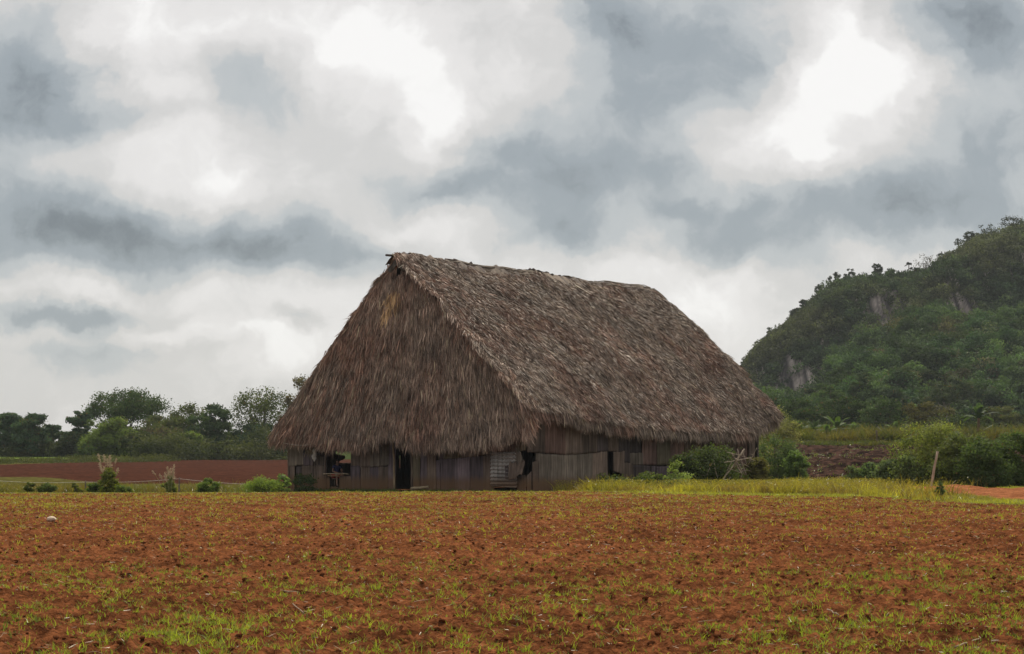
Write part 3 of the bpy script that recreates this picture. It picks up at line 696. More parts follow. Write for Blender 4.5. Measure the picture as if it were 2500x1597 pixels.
# ------------------------------------------------------------------ trees and shrubs
def gen_tree(name, base, h, spread, label, cat='tree', group=None, color=(.05, .08, .025), dark=(.02, .035, .012), trunk_h=.3, nl=7, clumps=40, lpc=130, leaf=.3, clump_r=.18,
             zlow=.3, open_=0., flat=.35, seed=0, wood=(.10, .085, .07), mat=None, dome=1.0, r0=None, crown='crown', var=.35, top_pow=.5, depth_f=1.0):
    r = np.random.default_rng(seed + 1000); base = np.asarray(base, float)
    root = thing(name, base, label, cat, group)
    wb = MB(); r0 = r0 or h * .022 + .03
    th = trunk_h * h; n = 5; k = np.linspace(0, 1, n)[:, None]
    lean = np.array([r.normal(0, .06), r.normal(0, .06), 0]) * h
    tr = base + k * np.array([0, 0, th]) + lean * k ** 2 + r.normal(0, .012 * h, (n, 3)) * np.array([1, 1, 0]) * k
    tr[0, 2] -= .15
    wb.tube(tr, np.linspace(r0 * 1.25, r0 * .8, n), 7, wood)
    # clump targets inside an uneven dome
    ang = r.uniform(0, 2 * math.pi, clumps); rho = np.sqrt(r.random(clumps)) * .92
    topz = np.sqrt(np.clip(1 - rho ** 2, 0, 1)) ** top_pow
    zt = zlow + (1 - zlow - clump_r * .5) * topz * (1 - (r.random(clumps) ** 1.15) * .97 * dome)
    lobes = 1 + var * (fbm(ang * 1.1 + seed, rho * 2, seed, 2) - .5) * 2
    c = np.stack([np.cos(ang) * rho * spread * lobes, np.sin(ang) * rho * spread * depth_f * lobes, zt * h], 1) + base
    c[:, 2] -= 0
    limbs = c[np.argsort(-zt)][:: max(1, clumps // nl)][:nl]
    lend = []
    for t in limbs:
        s = tr[r.integers(2, n)]; m = s * .5 + t * .5 + np.array([0, 0, -.04 * h]) + r.normal(0, .03 * h, 3)
        e = s + (t - s) * .8
        kk = np.linspace(0, 1, 6)[:, None]; pts = (1 - kk) ** 2 * s + 2 * kk * (1 - kk) * m + kk ** 2 * e
        wb.tube(pts, np.linspace(r0 * .55, r0 * .16, 6), 5, wood); lend.append(pts)
    P_ = np.concatenate(lend)
    for t in c:
        d = np.linalg.norm(P_ - t, axis=1) + (P_[:, 2] > t[2]) * 2; s = P_[np.argmin(d)]
        kk = np.linspace(0, 1, 4)[:, None]; pts = s + (t - s) * kk + np.array([0, 0, -.02 * h]) * np.sin(kk * math.pi) + r.normal(0, .008 * h, (4, 3))
        wb.tube(pts, np.linspace(r0 * .14, r0 * .05, 4) + .004, 4, wood, cap=False)
    wb.build('trunk', M_bark, root)
    # leaves
    cr = clump_r * spread * r.uniform(.55, 1.45, clumps)
    cnt = np.maximum(8, (lpc * (cr / (clump_r * spread)) ** 1.6)).astype(int)
    ci = np.repeat(np.arange(clumps), cnt); M = len(ci)
    off = r.normal(size=(M, 3)); off /= np.linalg.norm(off, axis=1)[:, None]
    rad = r.random(M) ** .42
    off = np.where((r.random(M) < .6)[:, None], off * rad[:, None], np.clip(r.normal(0, .6, (M, 3)), -1.1, 1.1)) * np.array([1, 1, .6])
    p = c[ci] + off * cr[ci][:, None] * 1.15
    if open_ > 0: p += r.normal(0, open_ * spread * .08, (M, 3))
    ctone = r.random(clumps)[ci][:, None] * .65 + r.random((M, 1)) * .35
    col = np.array(dark) * (1 - ctone) + np.array(color) * ctone
    dry = r.random(M) < .03; col[dry] = (.14, .10, .045)
    V, Q, cc = leaves(p, leaf * r.uniform(.55, 1.35, M), col, r=r, nrm=unit(off) + np.array([0, 0, .35]) + unit(p - base - np.array([0, 0, h * .5])) * .5)
    make(crown, V, Q, mat or M_far, cc, root)
    return root

def at_ground(px, D):
    X = (px - CX) * D / F; return np.array([X, D, float(zg(X, D))])

def tree_px(name, px, ytop, w, D, label, **k):
    b = at_ground(px, D); h = HC + (HY - ytop) * D / F - b[2]
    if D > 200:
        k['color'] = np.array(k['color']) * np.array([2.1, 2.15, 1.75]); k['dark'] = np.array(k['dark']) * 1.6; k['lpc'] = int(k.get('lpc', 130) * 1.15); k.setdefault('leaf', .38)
    return gen_tree(name, b, h, w * D / F / 2, label, **k)

LT = 'trees along the far edge of the red field'
G1, D1 = (.045, .066, .026), (.016, .028, .014)
GL, DL = (.11, .14, .04), (.04, .06, .02)
GO, DO = (.075, .085, .035), (.03, .038, .018)
GB_, DB_ = (.10, .078, .055), (.05, .042, .03)
GD, DD = (.046, .074, .044), (.020, .036, .024)
for k, (px, yt, w, D, lab, c, d, kw) in enumerate([
    (75, 1002, 95, 262, 'dark rounded tree at the very left end of the treeline', GD, DD, dict(clumps=90, lpc=170, zlow=.08)),
    (14, 996, 90, 266, 'dark tree past the left end of the treeline', GD, DD, dict(clumps=90, lpc=170, zlow=.08)),
    (132, 1032, 62, 268, 'small dark tree right of the leftmost rounded tree', GD, DD, dict(clumps=90, lpc=170, zlow=.05)),
    (196, 988, 84, 264, 'dark pointed tree left of the widest umbrella-crowned tree', GD, DD, dict(clumps=90, lpc=170, zlow=.05, top_pow=1.3)),
    (305, 945, 196, 275, 'widest tree of the treeline with a high dark umbrella crown', G1, D1, dict(clumps=120, zlow=.52, trunk_h=.42, nl=14, lpc=95, leaf=.36, var=.2, clump_r=.14, top_pow=.8, open_=.6)),
    (268, 1016, 142, 250, 'pale yellow-green tree in front of the umbrella-crowned tree', GL, DL, dict(clumps=80, zlow=.08)),
    (208, 1080, 56, 236, 'small dark round bush standing on the bright grass strip', G1, D1, dict(clumps=26, zlow=.02, leaf=.2)),
    (400, 1004, 128, 266, 'olive tree rising behind the brownish tree', GO, DO, dict(clumps=70, zlow=.15)),
    (392, 1036, 112, 252, 'brownish half-bare tree in the middle of the treeline', GB_, DB_, dict(clumps=60, zlow=.05, lpc=90, open_=.8)),
    (342, 1049, 84, 244, 'small flat-topped green tree with a dark trunk on the field edge', GO, D1, dict(clumps=36, zlow=.45, trunk_h=.5, top_pow=.8)),
    (462, 979, 100, 268, 'airy tree with bare spreading twigs above the middle of the treeline', GO, DO, dict(clumps=44, zlow=.5, trunk_h=.5, lpc=42, nl=12, open_=1.2)),
    (515, 978, 122, 262, 'dense dark green tree left of the tall airy tree', G1, DD, dict(clumps=90, zlow=.06)),
    (462, 1044, 70, 246, 'pale small tree with a light stem on the field edge', GL, DL, dict(clumps=30, zlow=.35, lpc=70, open_=.6)),
    (642, 940, 158, 258, 'tall airy tree with forking limbs just left of the barn', GO, D1, dict(clumps=120, zlow=.30, trunk_h=.28, lpc=44, nl=16, leaf=.32, clump_r=.12, open_=1.0, wood=(.07, .06, .05))),
    (628, 1030, 120, 254, 'low dark bluish tree under the tall airy tree', GD, DD, dict(clumps=70, zlow=.03)),
    (700, 1026, 110, 250, 'dark tree half hidden behind the left eave of the barn', GD, DD, dict(clumps=60, zlow=.03)),
    (545, 1068, 62, 240, 'light green low tree between the dense tree and the barn', GO, DO, dict(clumps=30, zlow=.05, leaf=.22)),
    (745, 898, 96, 250, 'thin-leaved tree top showing over the left slope of the thatch', GB_, DO, dict(clumps=60, zlow=.3, lpc=60, nl=12, open_=1.0)),
    (590, 1050, 80, 256, 'green bushy tree in the gap left of the tall airy tree', G1, D1, dict(clumps=40, zlow=.03)),
    (438, 1062, 70, 243, 'olive bush left of the pale stemmed tree', GO, DO, dict(clumps=30, zlow=.03, leaf=.22))]):
    kw = dict(kw); kw.setdefault('lpc', 130)
    tree_px('broadleaf_tree', px, yt, w, D, lab, group=LT, color=c, dark=d, seed=k * 7 + 1, **kw)
# undergrowth at the foot of the treeline
def leaf_bank(name, pts, n, size, ca, cb, hgt, mat=M_far, kind='stuff'):
    i = rng.integers(0, len(pts), n); p = pts[i] + np.stack([rng.normal(0, .8, n), rng.normal(0, 1.2, n), rng.random(n) ** 1.3 * hgt * np.clip(2.6 * fbm(pts[i][:, 0] * .45, pts[i][:, 1] * .1, 3, 3) - .45, .1, 1.6)], 1)
    tone = np.clip(fbm(p[:, 0] * .22, p[:, 1] * .1 + p[:, 2] * .5, 17, 3) * 2.4 - .7, 0, 1)[:, None] * .7 + rng.random((n, 1)) * .3
    V, Q, c = leaves(p, size * rng.uniform(.5, 1.4, n), lerp(ca, cb, tone), flat=.2)
    o = make(name, V, Q, mat, c); tag(o, kind=kind); return o
pp = np.array([at_ground(px, 240 + rng.uniform(-3, 9)) for px in np.linspace(330, 720, 130)] + [at_ground(px, 262) for px in np.linspace(-60, 330, 90)])
leaf_bank('undergrowth', pp, 42000, .38, (.022, .036, .018), (.12, .13, .055), 3.6)
pp = np.array([at_ground(px, 205 + .05 * px + rng.uniform(-6, 12)) for px in np.linspace(-60, 420, 200)])
o = leaf_bank('weeds', pp, 9000, .25, (.05, .06, .02), (.11, .12, .04), .7)

# ------------------------------------------------------------------ hill
PS = np.array([1700, 1770, 1795, 1809, 1838, 1857, 1880, 1900, 1942, 1988, 2020, 2069, 2134, 2215, 2274, 2300, 2355, 2378, 2430, 2500, 2700, 3000])
YS = np.array([1085, 1075, 1000, 935, 882, 858, 838, 822, 784, 748, 716, 696, 690, 686, 680, 652, 622, 600, 586, 560, 540, 620])
PT = np.array([1700, 1790, 1830, 1900, 1960, 2000, 2060, 2130, 2200, 2260, 2350, 2434, 2500, 3000]); YT = np.array([1090, 1040, 1004, 1000, 990, 966, 922, 846, 822, 802, 806, 812, 806, 810])
ROCK = [  # polygons of bare limestone (photo px on the cliff face)
    [(1929, 872), (1944, 894), (1957, 930), (1957, 965), (1936, 962), (1914, 940), (1905, 912), (1916, 890)],
    [(1957, 900), (1990, 905), (2036, 898), (2034, 925), (2010, 940), (1975, 945), (1957, 955)],
    [(2122, 745), (2140, 725), (2165, 715), (2185, 722), (2204, 750), (2200, 790), (2170, 812), (2135, 808), (2122, 780)],
    [(2316, 712), (2330, 722), (2378, 742), (2378, 768), (2350, 772), (2326, 762), (2318, 740)],
    [(1872, 935), (1890, 930), (1897, 962), (1880, 962)], [(2303, 668), (2310, 668), (2318, 718), (2310, 722)]]
ROCKP = ROCK
def in_poly(x, y, poly):
    r = np.zeros(x.shape, bool); n = len(poly)
    for i in range(n):
        x0, y0 = poly[i]; x1, y1 = poly[(i + 1) % n]
        c = ((y0 > y) != (y1 > y)) & (x < (x1 - x0) * (y - y0) / (y1 - y0 + 1e-9) + x0); r ^= c
    return r
def hill_z(p, Y):
    g = ground_z((p - CX) * Y / F, Y)
    zt = HC + (HY - np.interp(p, PT, YT)) * 432 / F; zc = HC + (HY - np.interp(p, PS, YS)) * 500 / F
    zc = np.maximum(zc, zt * .9)
    k1 = sm(300, 432, Y); k2 = sm(436, 468, Y) * .78 + sm(466, 500, Y) * .22; k3 = sm(520, 760, Y)
    z = g + (zt - g) * k1 ** 1.15; z = z + (zc - z) * k2
    return z + (g * .5 - z) * k3 * .8
hp = np.linspace(1700, 3000, 420); hy = np.concatenate([np.linspace(300, 432, 60), np.linspace(433, 505, 110), np.linspace(508, 900, 40)])
HP, HYY = np.meshgrid(hp, hy); HZ = hill_z(HP, HYY); HX = (HP - CX) * HYY / F
rib = (fbm(HX * .35, HZ * .05, 41, 4, .6) - .5) * 7 * sm(430, 445, HYY) * (1 - sm(495, 520, HYY))
HYd = HYY + rib; HZ = HZ + (fbm(HX * .12, HYY * .12, 43, 3) - .5) * 4 * sm(300, 360, HYY)
sh = HY - (HZ - HC) * F / HYd
streak = fbm(HX * 1.4, HZ * .12, 47, 4, .6).ravel()[:, None]
rc = lerp((.035, .030, .032), (.34, .295, .27), np.clip(streak * 2.8 - .95, 0, 1))
low = (HYY < 432).ravel()[:, None]; rkm = np.zeros(HP.shape, bool); shx = CX + F * HX / HYd
for pl in ROCKP: rkm |= in_poly(HP, sh, [(x + (x - sum(a for a, _ in pl) / len(pl)) * .35, y + (y - sum(b for _, b in pl) / len(pl)) * .35) for x, y in pl])
rc = np.where((rkm.ravel() | (streak.ravel() > .66))[:, None], rc, lerp((.02, .028, .014), (.05, .055, .03), streak))
rc = np.where(low, lerp((.012, .020, .010), (.026, .036, .016), streak), rc)
V = np.stack([(HP - CX) * HYY / F, HYd, HZ], -1)
ii = np.arange(HP.size).reshape(HP.shape); q = np.stack([ii[:-1, :-1], ii[:-1, 1:], ii[1:, 1:], ii[1:, :-1]], -1).reshape(-1, 4)
tag(make('hill', V.reshape(-1, 3), q, M_rock, rc, smooth=True), kind='structure')
# forest cover: clumps sampled on the hill surface
fa = np.linalg.norm(np.cross(V[:-1, 1:] - V[:-1, :-1], V[1:, :-1] - V[:-1, :-1]), axis=-1)
fa = fa * ((HYY[:-1, :-1] < 525) & (HYY[:-1, :-1] > 318) & (HP[:-1, :-1] < 2620)); fa = fa * np.where(HYY[:-1, :-1] > 430, 2.2, .35)
w = (fa / fa.sum()).ravel()
nC = 9500; fi = rng.choice(len(w), nC, p=w); row, colm = np.unravel_index(fi, fa.shape)
cen = V[row, colm] + rng.normal(0, .5, (nC, 3)); sx = CX + F * cen[:, 0] / cen[:, 1]; sy = HY - (cen[:, 2] - HC) * F / cen[:, 1]
rock = np.zeros(nC, bool)
crr = rng.uniform(.9, 2.3, nC)
for pl in ROCK:
    for ox, oy in ((0, 0), (1, 0), (-1, 0), (0, 1), (0, -1)): rock |= in_poly(sx + ox * crr * 8.5 + rng.normal(0, 2, nC), sy + oy * crr * 8.5 + rng.normal(0, 3, nC), pl)
rock &= rng.random(nC) < .95; rock &= cen[:, 1] > 425
steep = (cen[:, 1] > 432) & (cen[:, 1] < 500)
rock &= ~(fbm(cen[:, 0] * .5, cen[:, 2] * .25, 63, 2) > .66)
cen = cen[~rock]; nC = len(cen); front = cen[:, 1] < 432
cr = np.where(front, rng.uniform(1.4, 4.4, nC), rng.uniform(.9, 2.3, nC)); cen[:, 2] += cr * .35; cen[:, 1] -= cr * .3
cnt = (28 * cr ** 1.45).astype(int) + 8; ci = np.repeat(np.arange(nC), cnt); Mn = len(ci)
off = unit(rng.normal(size=(Mn, 3))) * (rng.random(Mn) ** .4)[:, None] * np.array([1, 1, .8]); p = cen[ci] + off * cr[ci][:, None]
hue = fbm(cen[:, 0] * .07, cen[:, 2] * .09, 55, 3); br = np.clip(hue * 3 - 1.6, 0, .4)[:, None]
cc = lerp((.026, .046, .026), (.052, .074, .034), rng.random((nC, 1))) * (1 - br) + np.array((.088, .075, .045)) * br
cc = cc * (rng.uniform(.45, 1.75, (nC, 1)) * (.6 + .8 * fbm(cen[:, 0] * .2, cen[:, 2] * .2, 57, 2)[:, None])) * 1.25; lc = cc[ci] * rng.uniform(.65, 1.4, (Mn, 1))
V2, Q2, c2 = leaves(p, rng.uniform(.3, .9, Mn), lc, nrm=off + np.array([0, 0, .15]))
print('forest leaves', Mn)
fb_ = MB(); fb_.add(V2, Q2, col=c2)
fw = fa * (HYY[:-1, :-1] < 436); fw = (fw / fw.sum()).ravel(); nP = 500; fi = rng.choice(len(fw), nP, p=fw); row, colm = np.unravel_index(fi, fa.shape)
pc = V[row, colm]; pR = rng.uniform(1.9, 4.8, nP); px_ = CX + F * pc[:, 0] / pc[:, 1]; py_ = HY - (pc[:, 2] - HC) * F / pc[:, 1]; bad = np.zeros(nP, bool)
for pl in ROCK:
    for q_ in (.3, .9, 1.4): bad |= in_poly(px_, py_ - q_ * pR * F / pc[:, 1], pl)
pc = pc[~bad]; pR = pR[~bad]; nP = len(pc); nS = 12
sd3 = unit(rng.normal(size=(nP, nS, 3)) + np.array([0, -.4, .5])); sub = pc[:, None] + np.array([0, 0, .7]) * pR[:, None, None] + sd3 * pR[:, None, None] * np.array([.8, .8, .75]) * rng.uniform(.55, 1, (nP, nS, 1))
sR = (pR[:, None] * rng.uniform(.28, .50, (nP, nS))).ravel(); sub = sub.reshape(-1, 3)
pt = rng.random((nP, 1)); pcol = lerp((.034, .062, .026), (.078, .105, .036), pt); bm = rng.random(nP) < .09; pcol[bm] = lerp((.085, .075, .04), (.12, .10, .055), rng.random((bm.sum(), 1))); pcol *= rng.uniform(.6, 1.8, (nP, 1)) * np.array([.92, 1.04, 1.05])
scol = np.repeat(pcol, nS, 0) * rng.uniform(.75, 1.3, (nP * nS, 1)); nn_ = (44 * sR ** 1.3).astype(int) + 22; ci = np.repeat(np.arange(nP * nS), nn_); Mn = len(ci)
off = unit(rng.normal(size=(Mn, 3))) * (rng.random(Mn) ** .35)[:, None] * np.array([1, 1, .7]); p = sub[ci] + off * sR[ci][:, None]
Va, Qa, ca_ = leaves(p, rng.uniform(.3, .75, Mn), scol[ci] * rng.uniform(.7, 1.35, (Mn, 1)), nrm=off + np.array([0, 0, .4]) + unit(p - np.repeat(pc, nS, 0)[ci])); fb_.add(Va, Qa, col=ca_); print('crown leaves', Mn)
o = fb_.build('hillside_forest', M_far); tag(o, kind='stuff')

def on_hill(px, back=497):
    """point on the crest at that bearing"""
    z = float(hill_z(np.array([px]), np.array([float(back)]))[0]); return np.array([(px - CX) * back / F, back, z])
for k, (px, yt, w, lab, kw) in enumerate([
    (1822, 892, 30, 'leafy tree at the lowest left end of the hill skyline', {}), (1842, 858, 24, 'small tree above the foot of the skyline slope', {}), (1884, 806, 26, 'small spreading tree low on the rising skyline', {}),
    (1945, 758, 28, 'scrubby tree on the skyline halfway up the slope', {}), (1962, 738, 22, 'thin round-topped tree on the steep skyline', dict(zlow=.55)), (1999, 698, 30, 'dark bushy tree standing out on the skyline above the steep slope', {}),
    (2040, 672, 34, 'leafy tree where the skyline levels off', {}), (2075, 664, 30, 'bushy tree on the level skyline left of the round-headed one', {}),
    (2142, 650, 24, 'round-headed dark tree alone on the level skyline', dict(zlow=.45, clumps=40, trunk_h=.5)), (2175, 664, 30, 'low spreading tree left of the skyline palm', {}),
    (2236, 654, 26, 'small tree just right of the skyline palm', {}), (2306, 622, 40, 'scrubby tree right of the bare tree on the skyline', {}),
    (2344, 590, 34, 'airy tree at the step in the skyline', dict(lpc=24)), (2372, 570, 40, 'dark tree near the top of the hill', {}), (2412, 552, 52, 'tall airy tree crowning the top of the hill', dict(lpc=34)), (2470, 532, 60, 'dense tree on the crest past the hilltop airy tree', {})]):
    kw = dict(kw); b = on_hill(px); b[2] -= .8; h = HC + (HY - yt + 11) * b[1] / F - b[2]
    gen_tree('hilltop_tree', b, max(h, 2.), w * b[1] / F / 2, lab, group='trees on the hill skyline', color=(.04, .055, .022), dark=(.018, .026, .012), seed=300 + k, clumps=kw.pop('clumps', 22), lpc=kw.pop('lpc', 55), leaf=.42, open_=.8, zlow=kw.pop('zlow', .25), **kw)
# bare tree and palm on the skyline
b = on_hill(2258); gen_tree('bare_tree', b - UP, HC + (HY - 608) * b[1] / F - b[2] + 1, 3.1, 'nearly leafless tree with thin bare twigs between palm and scrub on the skyline', group='trees on the hill skyline', color=(.10, .09, .06), dark=(.05, .05, .03), seed=401, clumps=34, lpc=7, leaf=.4, open_=1, zlow=.35, nl=12, r0=.16, wood=(.14, .12, .10))
def palm(name, base, h, fl, label, nf=13, col=(.045, .06, .025), group=None, rtrunk=.16, leafw=.10, droop=.9, nl=26, trunkcol=(.16, .14, .12), upb=.5, broad=False, mat=None):
    root = thing(name, base, label, 'palm' if not broad else 'banana plant', group)
    mb = MB(); k = np.linspace(0, 1, 7)[:, None]; pts = base + k * np.array([.02 * h, 0, h]); pts[0, 2] -= .3
    mb.tube(pts, np.linspace(rtrunk * 1.2, rtrunk * .8, 7), 7, trunkcol); mb.build('trunk', M_bark, root); top = pts[-1]
    for f in range(nf):
        a = f * 2.399 + rng.normal(0, .2); el = rng.uniform(-.1, 1.1) + upb * .5; hd = np.array([math.cos(a), math.sin(a), 0]); L = fl * rng.uniform(.8, 1.15)
        t = np.linspace(0, 1, 9)[:, None]; d0 = hd * math.cos(el) + UP * math.sin(el); rp = top + d0 * L * t - UP * droop * L * .55 * t ** 2.2
        fb = MB(); fb.tube(rp, np.linspace(.03, .006, 9) * (1 if not broad else 1.4), 4, np.array(col) * .9)
        tang = unit(np.gradient(rp, axis=0)); sdv = unit(np.cross(tang, UP))
        if broad:
            wv = leafw * np.sin(np.clip(t[:, 0] * .93 + .07, 0, 1) * math.pi) ** .55; cb = np.array(col) * rng.uniform(.7, 1.3)
            for s in (-1, 1):
                e = rp + sdv * s * wv[:, None] - UP * (wv * .25)[:, None] + rng.normal(0, .02, rp.shape)
                fb.add(np.vstack([rp, e]), [[i, i + 1, 9 + i + 1, 9 + i] for i in range(1, 8)], col=cb)
        else:
            tt = np.repeat(np.linspace(.12, .98, nl), 2); s = np.tile([-1, 1], nl); bi = np.stack([np.interp(tt, t[:, 0], rp[:, j]) for j in range(3)], 1)
            tg = np.stack([np.interp(tt, t[:, 0], tang[:, j]) for j in range(3)], 1); sv = np.stack([np.interp(tt, t[:, 0], sdv[:, j]) for j in range(3)], 1)
            ll = fl * .33 * np.sin(tt * .85 * math.pi + .3)
            Vv, Qq, Cc = blades(bi, unit(sv * s[:, None] + tg * .6 - UP * .25), unit(np.cross(sv, tg)) * .3 + tg, ll, np.full(len(tt), leafw), -UP * rng.uniform(.1, .45, (len(tt), 1)), np.tile(np.array(col) * rng.uniform(.8, 1.2), (len(tt), 1)))
            fb.add(Vv, Qq, col=Cc)
        fb.build('frond', mat or M_far, root)
    return root
b = on_hill(2218); palm('royal_palm', b - UP, HC + (HY - 646) * b[1] / F - b[2] + 1, 1.5, 'slender palm with drooping fronds standing alone on the hill skyline', nf=9, leafw=.22, rtrunk=.16, col=(.03, .04, .02), droop=1.1)

# ------------------------------------------------------------------ trees at the foot of the hill
FT = 'trees at the foot of the hill'
GH, DH = (.052, .085, .030), (.018, .034, .014)
for k, (px, yt, w, D, lab, c, d, kw) in enumerate([
    (1775, 893, 60, 330, 'thin-leaved tree peeping over the right slope of the thatch', GO, DO, dict(lpc=55, zlow=.4, open_=.8)),
    (1868, 957, 170, 268, 'wide low flat-crowned green tree right behind the barn end', GH, DH, dict(zlow=.1)),
    (1965, 972, 120, 262, 'flat-crowned green tree behind the tallest banana leaf', GH, DH, dict(zlow=.1)),
    (2058, 962, 130, 270, 'wide green tree behind the right-hand bananas', GH, DH, dict(zlow=.1)),
    (2150, 968, 140, 266, 'green tree with layered crown left of the olive tree', GH, DH, dict(zlow=.1)),
    (2252, 972, 110, 250, 'olive brown tree with thin crown left of the banana palm', (.10, .095, .04), (.04, .04, .018), dict(zlow=.15, lpc=80)),
    (2315, 908, 118, 300, 'grey-green tree with pale straight stem and spreading flat boughs', (.065, .085, .055), (.025, .04, .028), dict(zlow=.5, trunk_h=.6, lpc=80, wood=(.20, .19, .16), top_pow=.8, r0=.16)),
    (2440, 990, 110, 262, 'dark olive tree right of the banana palm', GO, D1, dict(zlow=.1)),
    (1998, 922, 70, 345, 'round tree under the pale lower cliff', GH, DH, {}), (2062, 888, 96, 350, 'tall round tree in front of the dark purple cliff', GH, DH, {}),
    (2120, 900, 90, 340, 'green tree right of the tall round tree below the cliff', GH, DH, {}), (2192, 886, 92, 345, 'dome-shaped tree below the middle cliff', G1, DH, {}),
    (2262, 895, 84, 350, 'dark tree between the domed tree and the pale-stemmed tree', G1, DD, {}), (2140, 848, 100, 385, 'brownish broad tree halfway up the wooded slope', GB_, DB_, dict(lpc=150)),
    (2235, 775, 150, 410, 'largest brown-green crown high on the wooded slope', (.08, .08, .04), (.035, .04, .02), dict(lpc=150)), (2330, 830, 120, 390, 'green crown high on the slope below the right cliff', G1, DH, {}),
    (2400, 870, 110, 380, 'green tree on the slope at the right', G1, DH, {}), (2400, 940, 120, 330, 'dark tree low on the right slope behind the banana palm', GD, DD, {}), (2490, 900, 110, 350, 'dark tree at the far right of the wooded slope', GD, DD, {}),
    (1915, 972, 80, 330, 'small green tree at the foot of the leftmost cliff', GH, DH, {}), (2030, 930, 80, 320, 'low green tree filling the dip below the cliffs', GH, DH, {}),
    (2180, 935, 100, 310, 'dark green tree behind the layered crown', GD, DH, {})]):
    kw = dict(kw); kw.setdefault('lpc', 125); kw.setdefault('clumps', 64); kw.setdefault('zlow', .12)
    b = at_ground(px, D)
    if D > 300: b[2] = float(hill_z(np.array([float(px)]), np.array([float(D)]))[0]) - .5
    h = HC + (HY - yt) * D / F - b[2]
    gk = rng.uniform(1.1, 2.0); c = np.array(c) * gk * np.array([1.1, 1.05, .9]); d = np.array(d) * .8
    gen_tree('slope_tree' if D > 300 else 'foothill_tree', b, max(h, 4), w * D / F / 2, lab, cat='tree', group=FT, color=c, dark=d, seed=500 + 3 * k, leaf=.34 if D < 300 else .42, flat=.6, **kw)

# bananas
BG = 'banana plants behind the ploughed plot'
for k, (px, yt, D, lab, s) in enumerate([(1950, 1012, 176, 'banana plant nearest the barn', 1.), (1988, 1008, 178, 'banana plant with one upright pale leaf left of the tallest', 1.), (2042, 990, 176, 'tallest banana plant with a bright upright leaf', 1.25), (2018, 1022, 172, 'low banana plant in front of the tallest one', .85),
                                       (2082, 1014, 178, 'banana plant with a bent grey leaf at the right of its row', 1.), (2186, 1012, 182, 'lone banana plant with drooping pale leaf near the far post', .8)]):
    b = at_ground(px, D); h = HC + (HY - yt) * D / F - b[2]
    palm('banana_plant', b, h * .42, h * .62, lab, nf=9, col=(.085, .13, .05), group=BG, rtrunk=.13, leafw=.26, droop=.75, broad=True, trunkcol=(.12, .11, .06), upb=1.1, mat=M_leaf)
b = at_ground(2388, 170); h = HC + (HY - 975) * 170 / F - b[2]
palm('banana_palm', b, h * .58, h * .62, 'big banana palm with brown trunk in front of the dark slope', nf=17, col=(.07, .11, .05), group=BG, rtrunk=.16, leafw=.24, droop=.9, broad=True, trunkcol=(.12, .075, .04), upb=.9, mat=M_leaf)

def blade_field(name, xy, hmin, hmax, wid, ca, cb, nb=4, lean=.35, kind='stuff', mat=M_grass, zoff=0., seg=2, spread=.03, brown=0.):
    n = len(xy); X = np.repeat(xy[:, 0], nb) + rng.normal(0, spread, n * nb); Y = np.repeat(xy[:, 1], nb) + rng.normal(0, spread, n * nb)
    hs = np.repeat(rng.uniform(hmin, hmax, n) * (.45 + 1.1 * fbm(xy[:, 0] * .9, xy[:, 1] * .6, 222, 3)), nb) * rng.uniform(.55, 1.15, n * nb)
    base = np.stack([X, Y, zg(X, Y) - .01 + zoff], 1); d = unit(np.stack([rng.normal(0, lean, n * nb), rng.normal(0, lean, n * nb), np.ones(n * nb)], 1))
    bend = np.stack([rng.normal(0, .35, n * nb), rng.normal(0, .35, n * nb), -rng.uniform(.05, .4, n * nb)], 1)
    a = rng.uniform(0, math.pi, n * nb); sd = np.stack([np.cos(a), np.sin(a), 0 * a], 1)
    t = np.repeat(rng.random(n), nb)[:, None] * .45 + rng.random((n * nb, 1)) * .3 + np.clip(fbm(X * .5, Y * .35, 202, 3) * 2 - .6, 0, 1)[:, None] * .25; col = lerp(ca, cb, t)
    if brown: k = np.repeat(np.clip(fbm(xy[:, 0] * .8, xy[:, 1] * .5, 210, 3) * 4 - 1.5 + rng.normal(0, .25, n), 0, 1), nb)[:, None] * brown; col = col * (1 - k) + lerp((.12, .07, .03), (.30, .20, .09), rng.random((n * nb, 1))) * k
    V, Q, c = blades(base, d, sd, hs, wid * rng.uniform(.6, 1.4, n * nb), bend, col, seg)
    o = make(name, V, Q, mat, c)
    if kind: tag(o, kind=kind)
    return o
def sample(n, p0, p1, y0, y1):
    Y = np.sqrt(rng.uniform(y0 ** 2, y1 ** 2, n)); p = rng.uniform(p0, p1, n); return np.stack([(p - CX) / F * Y, Y], 1)
# cane-like crop strip beyond the plot
xy = sample(9000, 1880, 2560, 166, 184); blade_field('cane_crop', xy, 1.0, 2.0, .10, (.045, .06, .022), (.13, .135, .055), nb=4, lean=.12, spread=.15, brown=.4)
xy = sample(5000, 1880, 2600, 160, 168); blade_field('crop_edge_grass', xy, .3, .7, .08, (.045, .065, .022), (.09, .11, .04), nb=4, spread=.15, brown=.3)
pp = np.array([at_ground(px, 192 + rng.uniform(0, 14)) for px in np.linspace(1850, 2560, 160)]); leaf_bank('plot_undergrowth', pp, 26000, .30, (.025, .04, .018), (.13, .16, .06), 2.2)
# sparse weeds in the plot
xy = sample(1500, 1890, 2330, 94, 160); xy = xy[fbm(xy[:, 0] * .3, xy[:, 1] * .12, 4, 2) > .5]; blade_field('plot_weeds', xy, .12, .3, .06, (.07, .09, .04), (.16, .18, .08), nb=5, lean=.8, spread=.12)

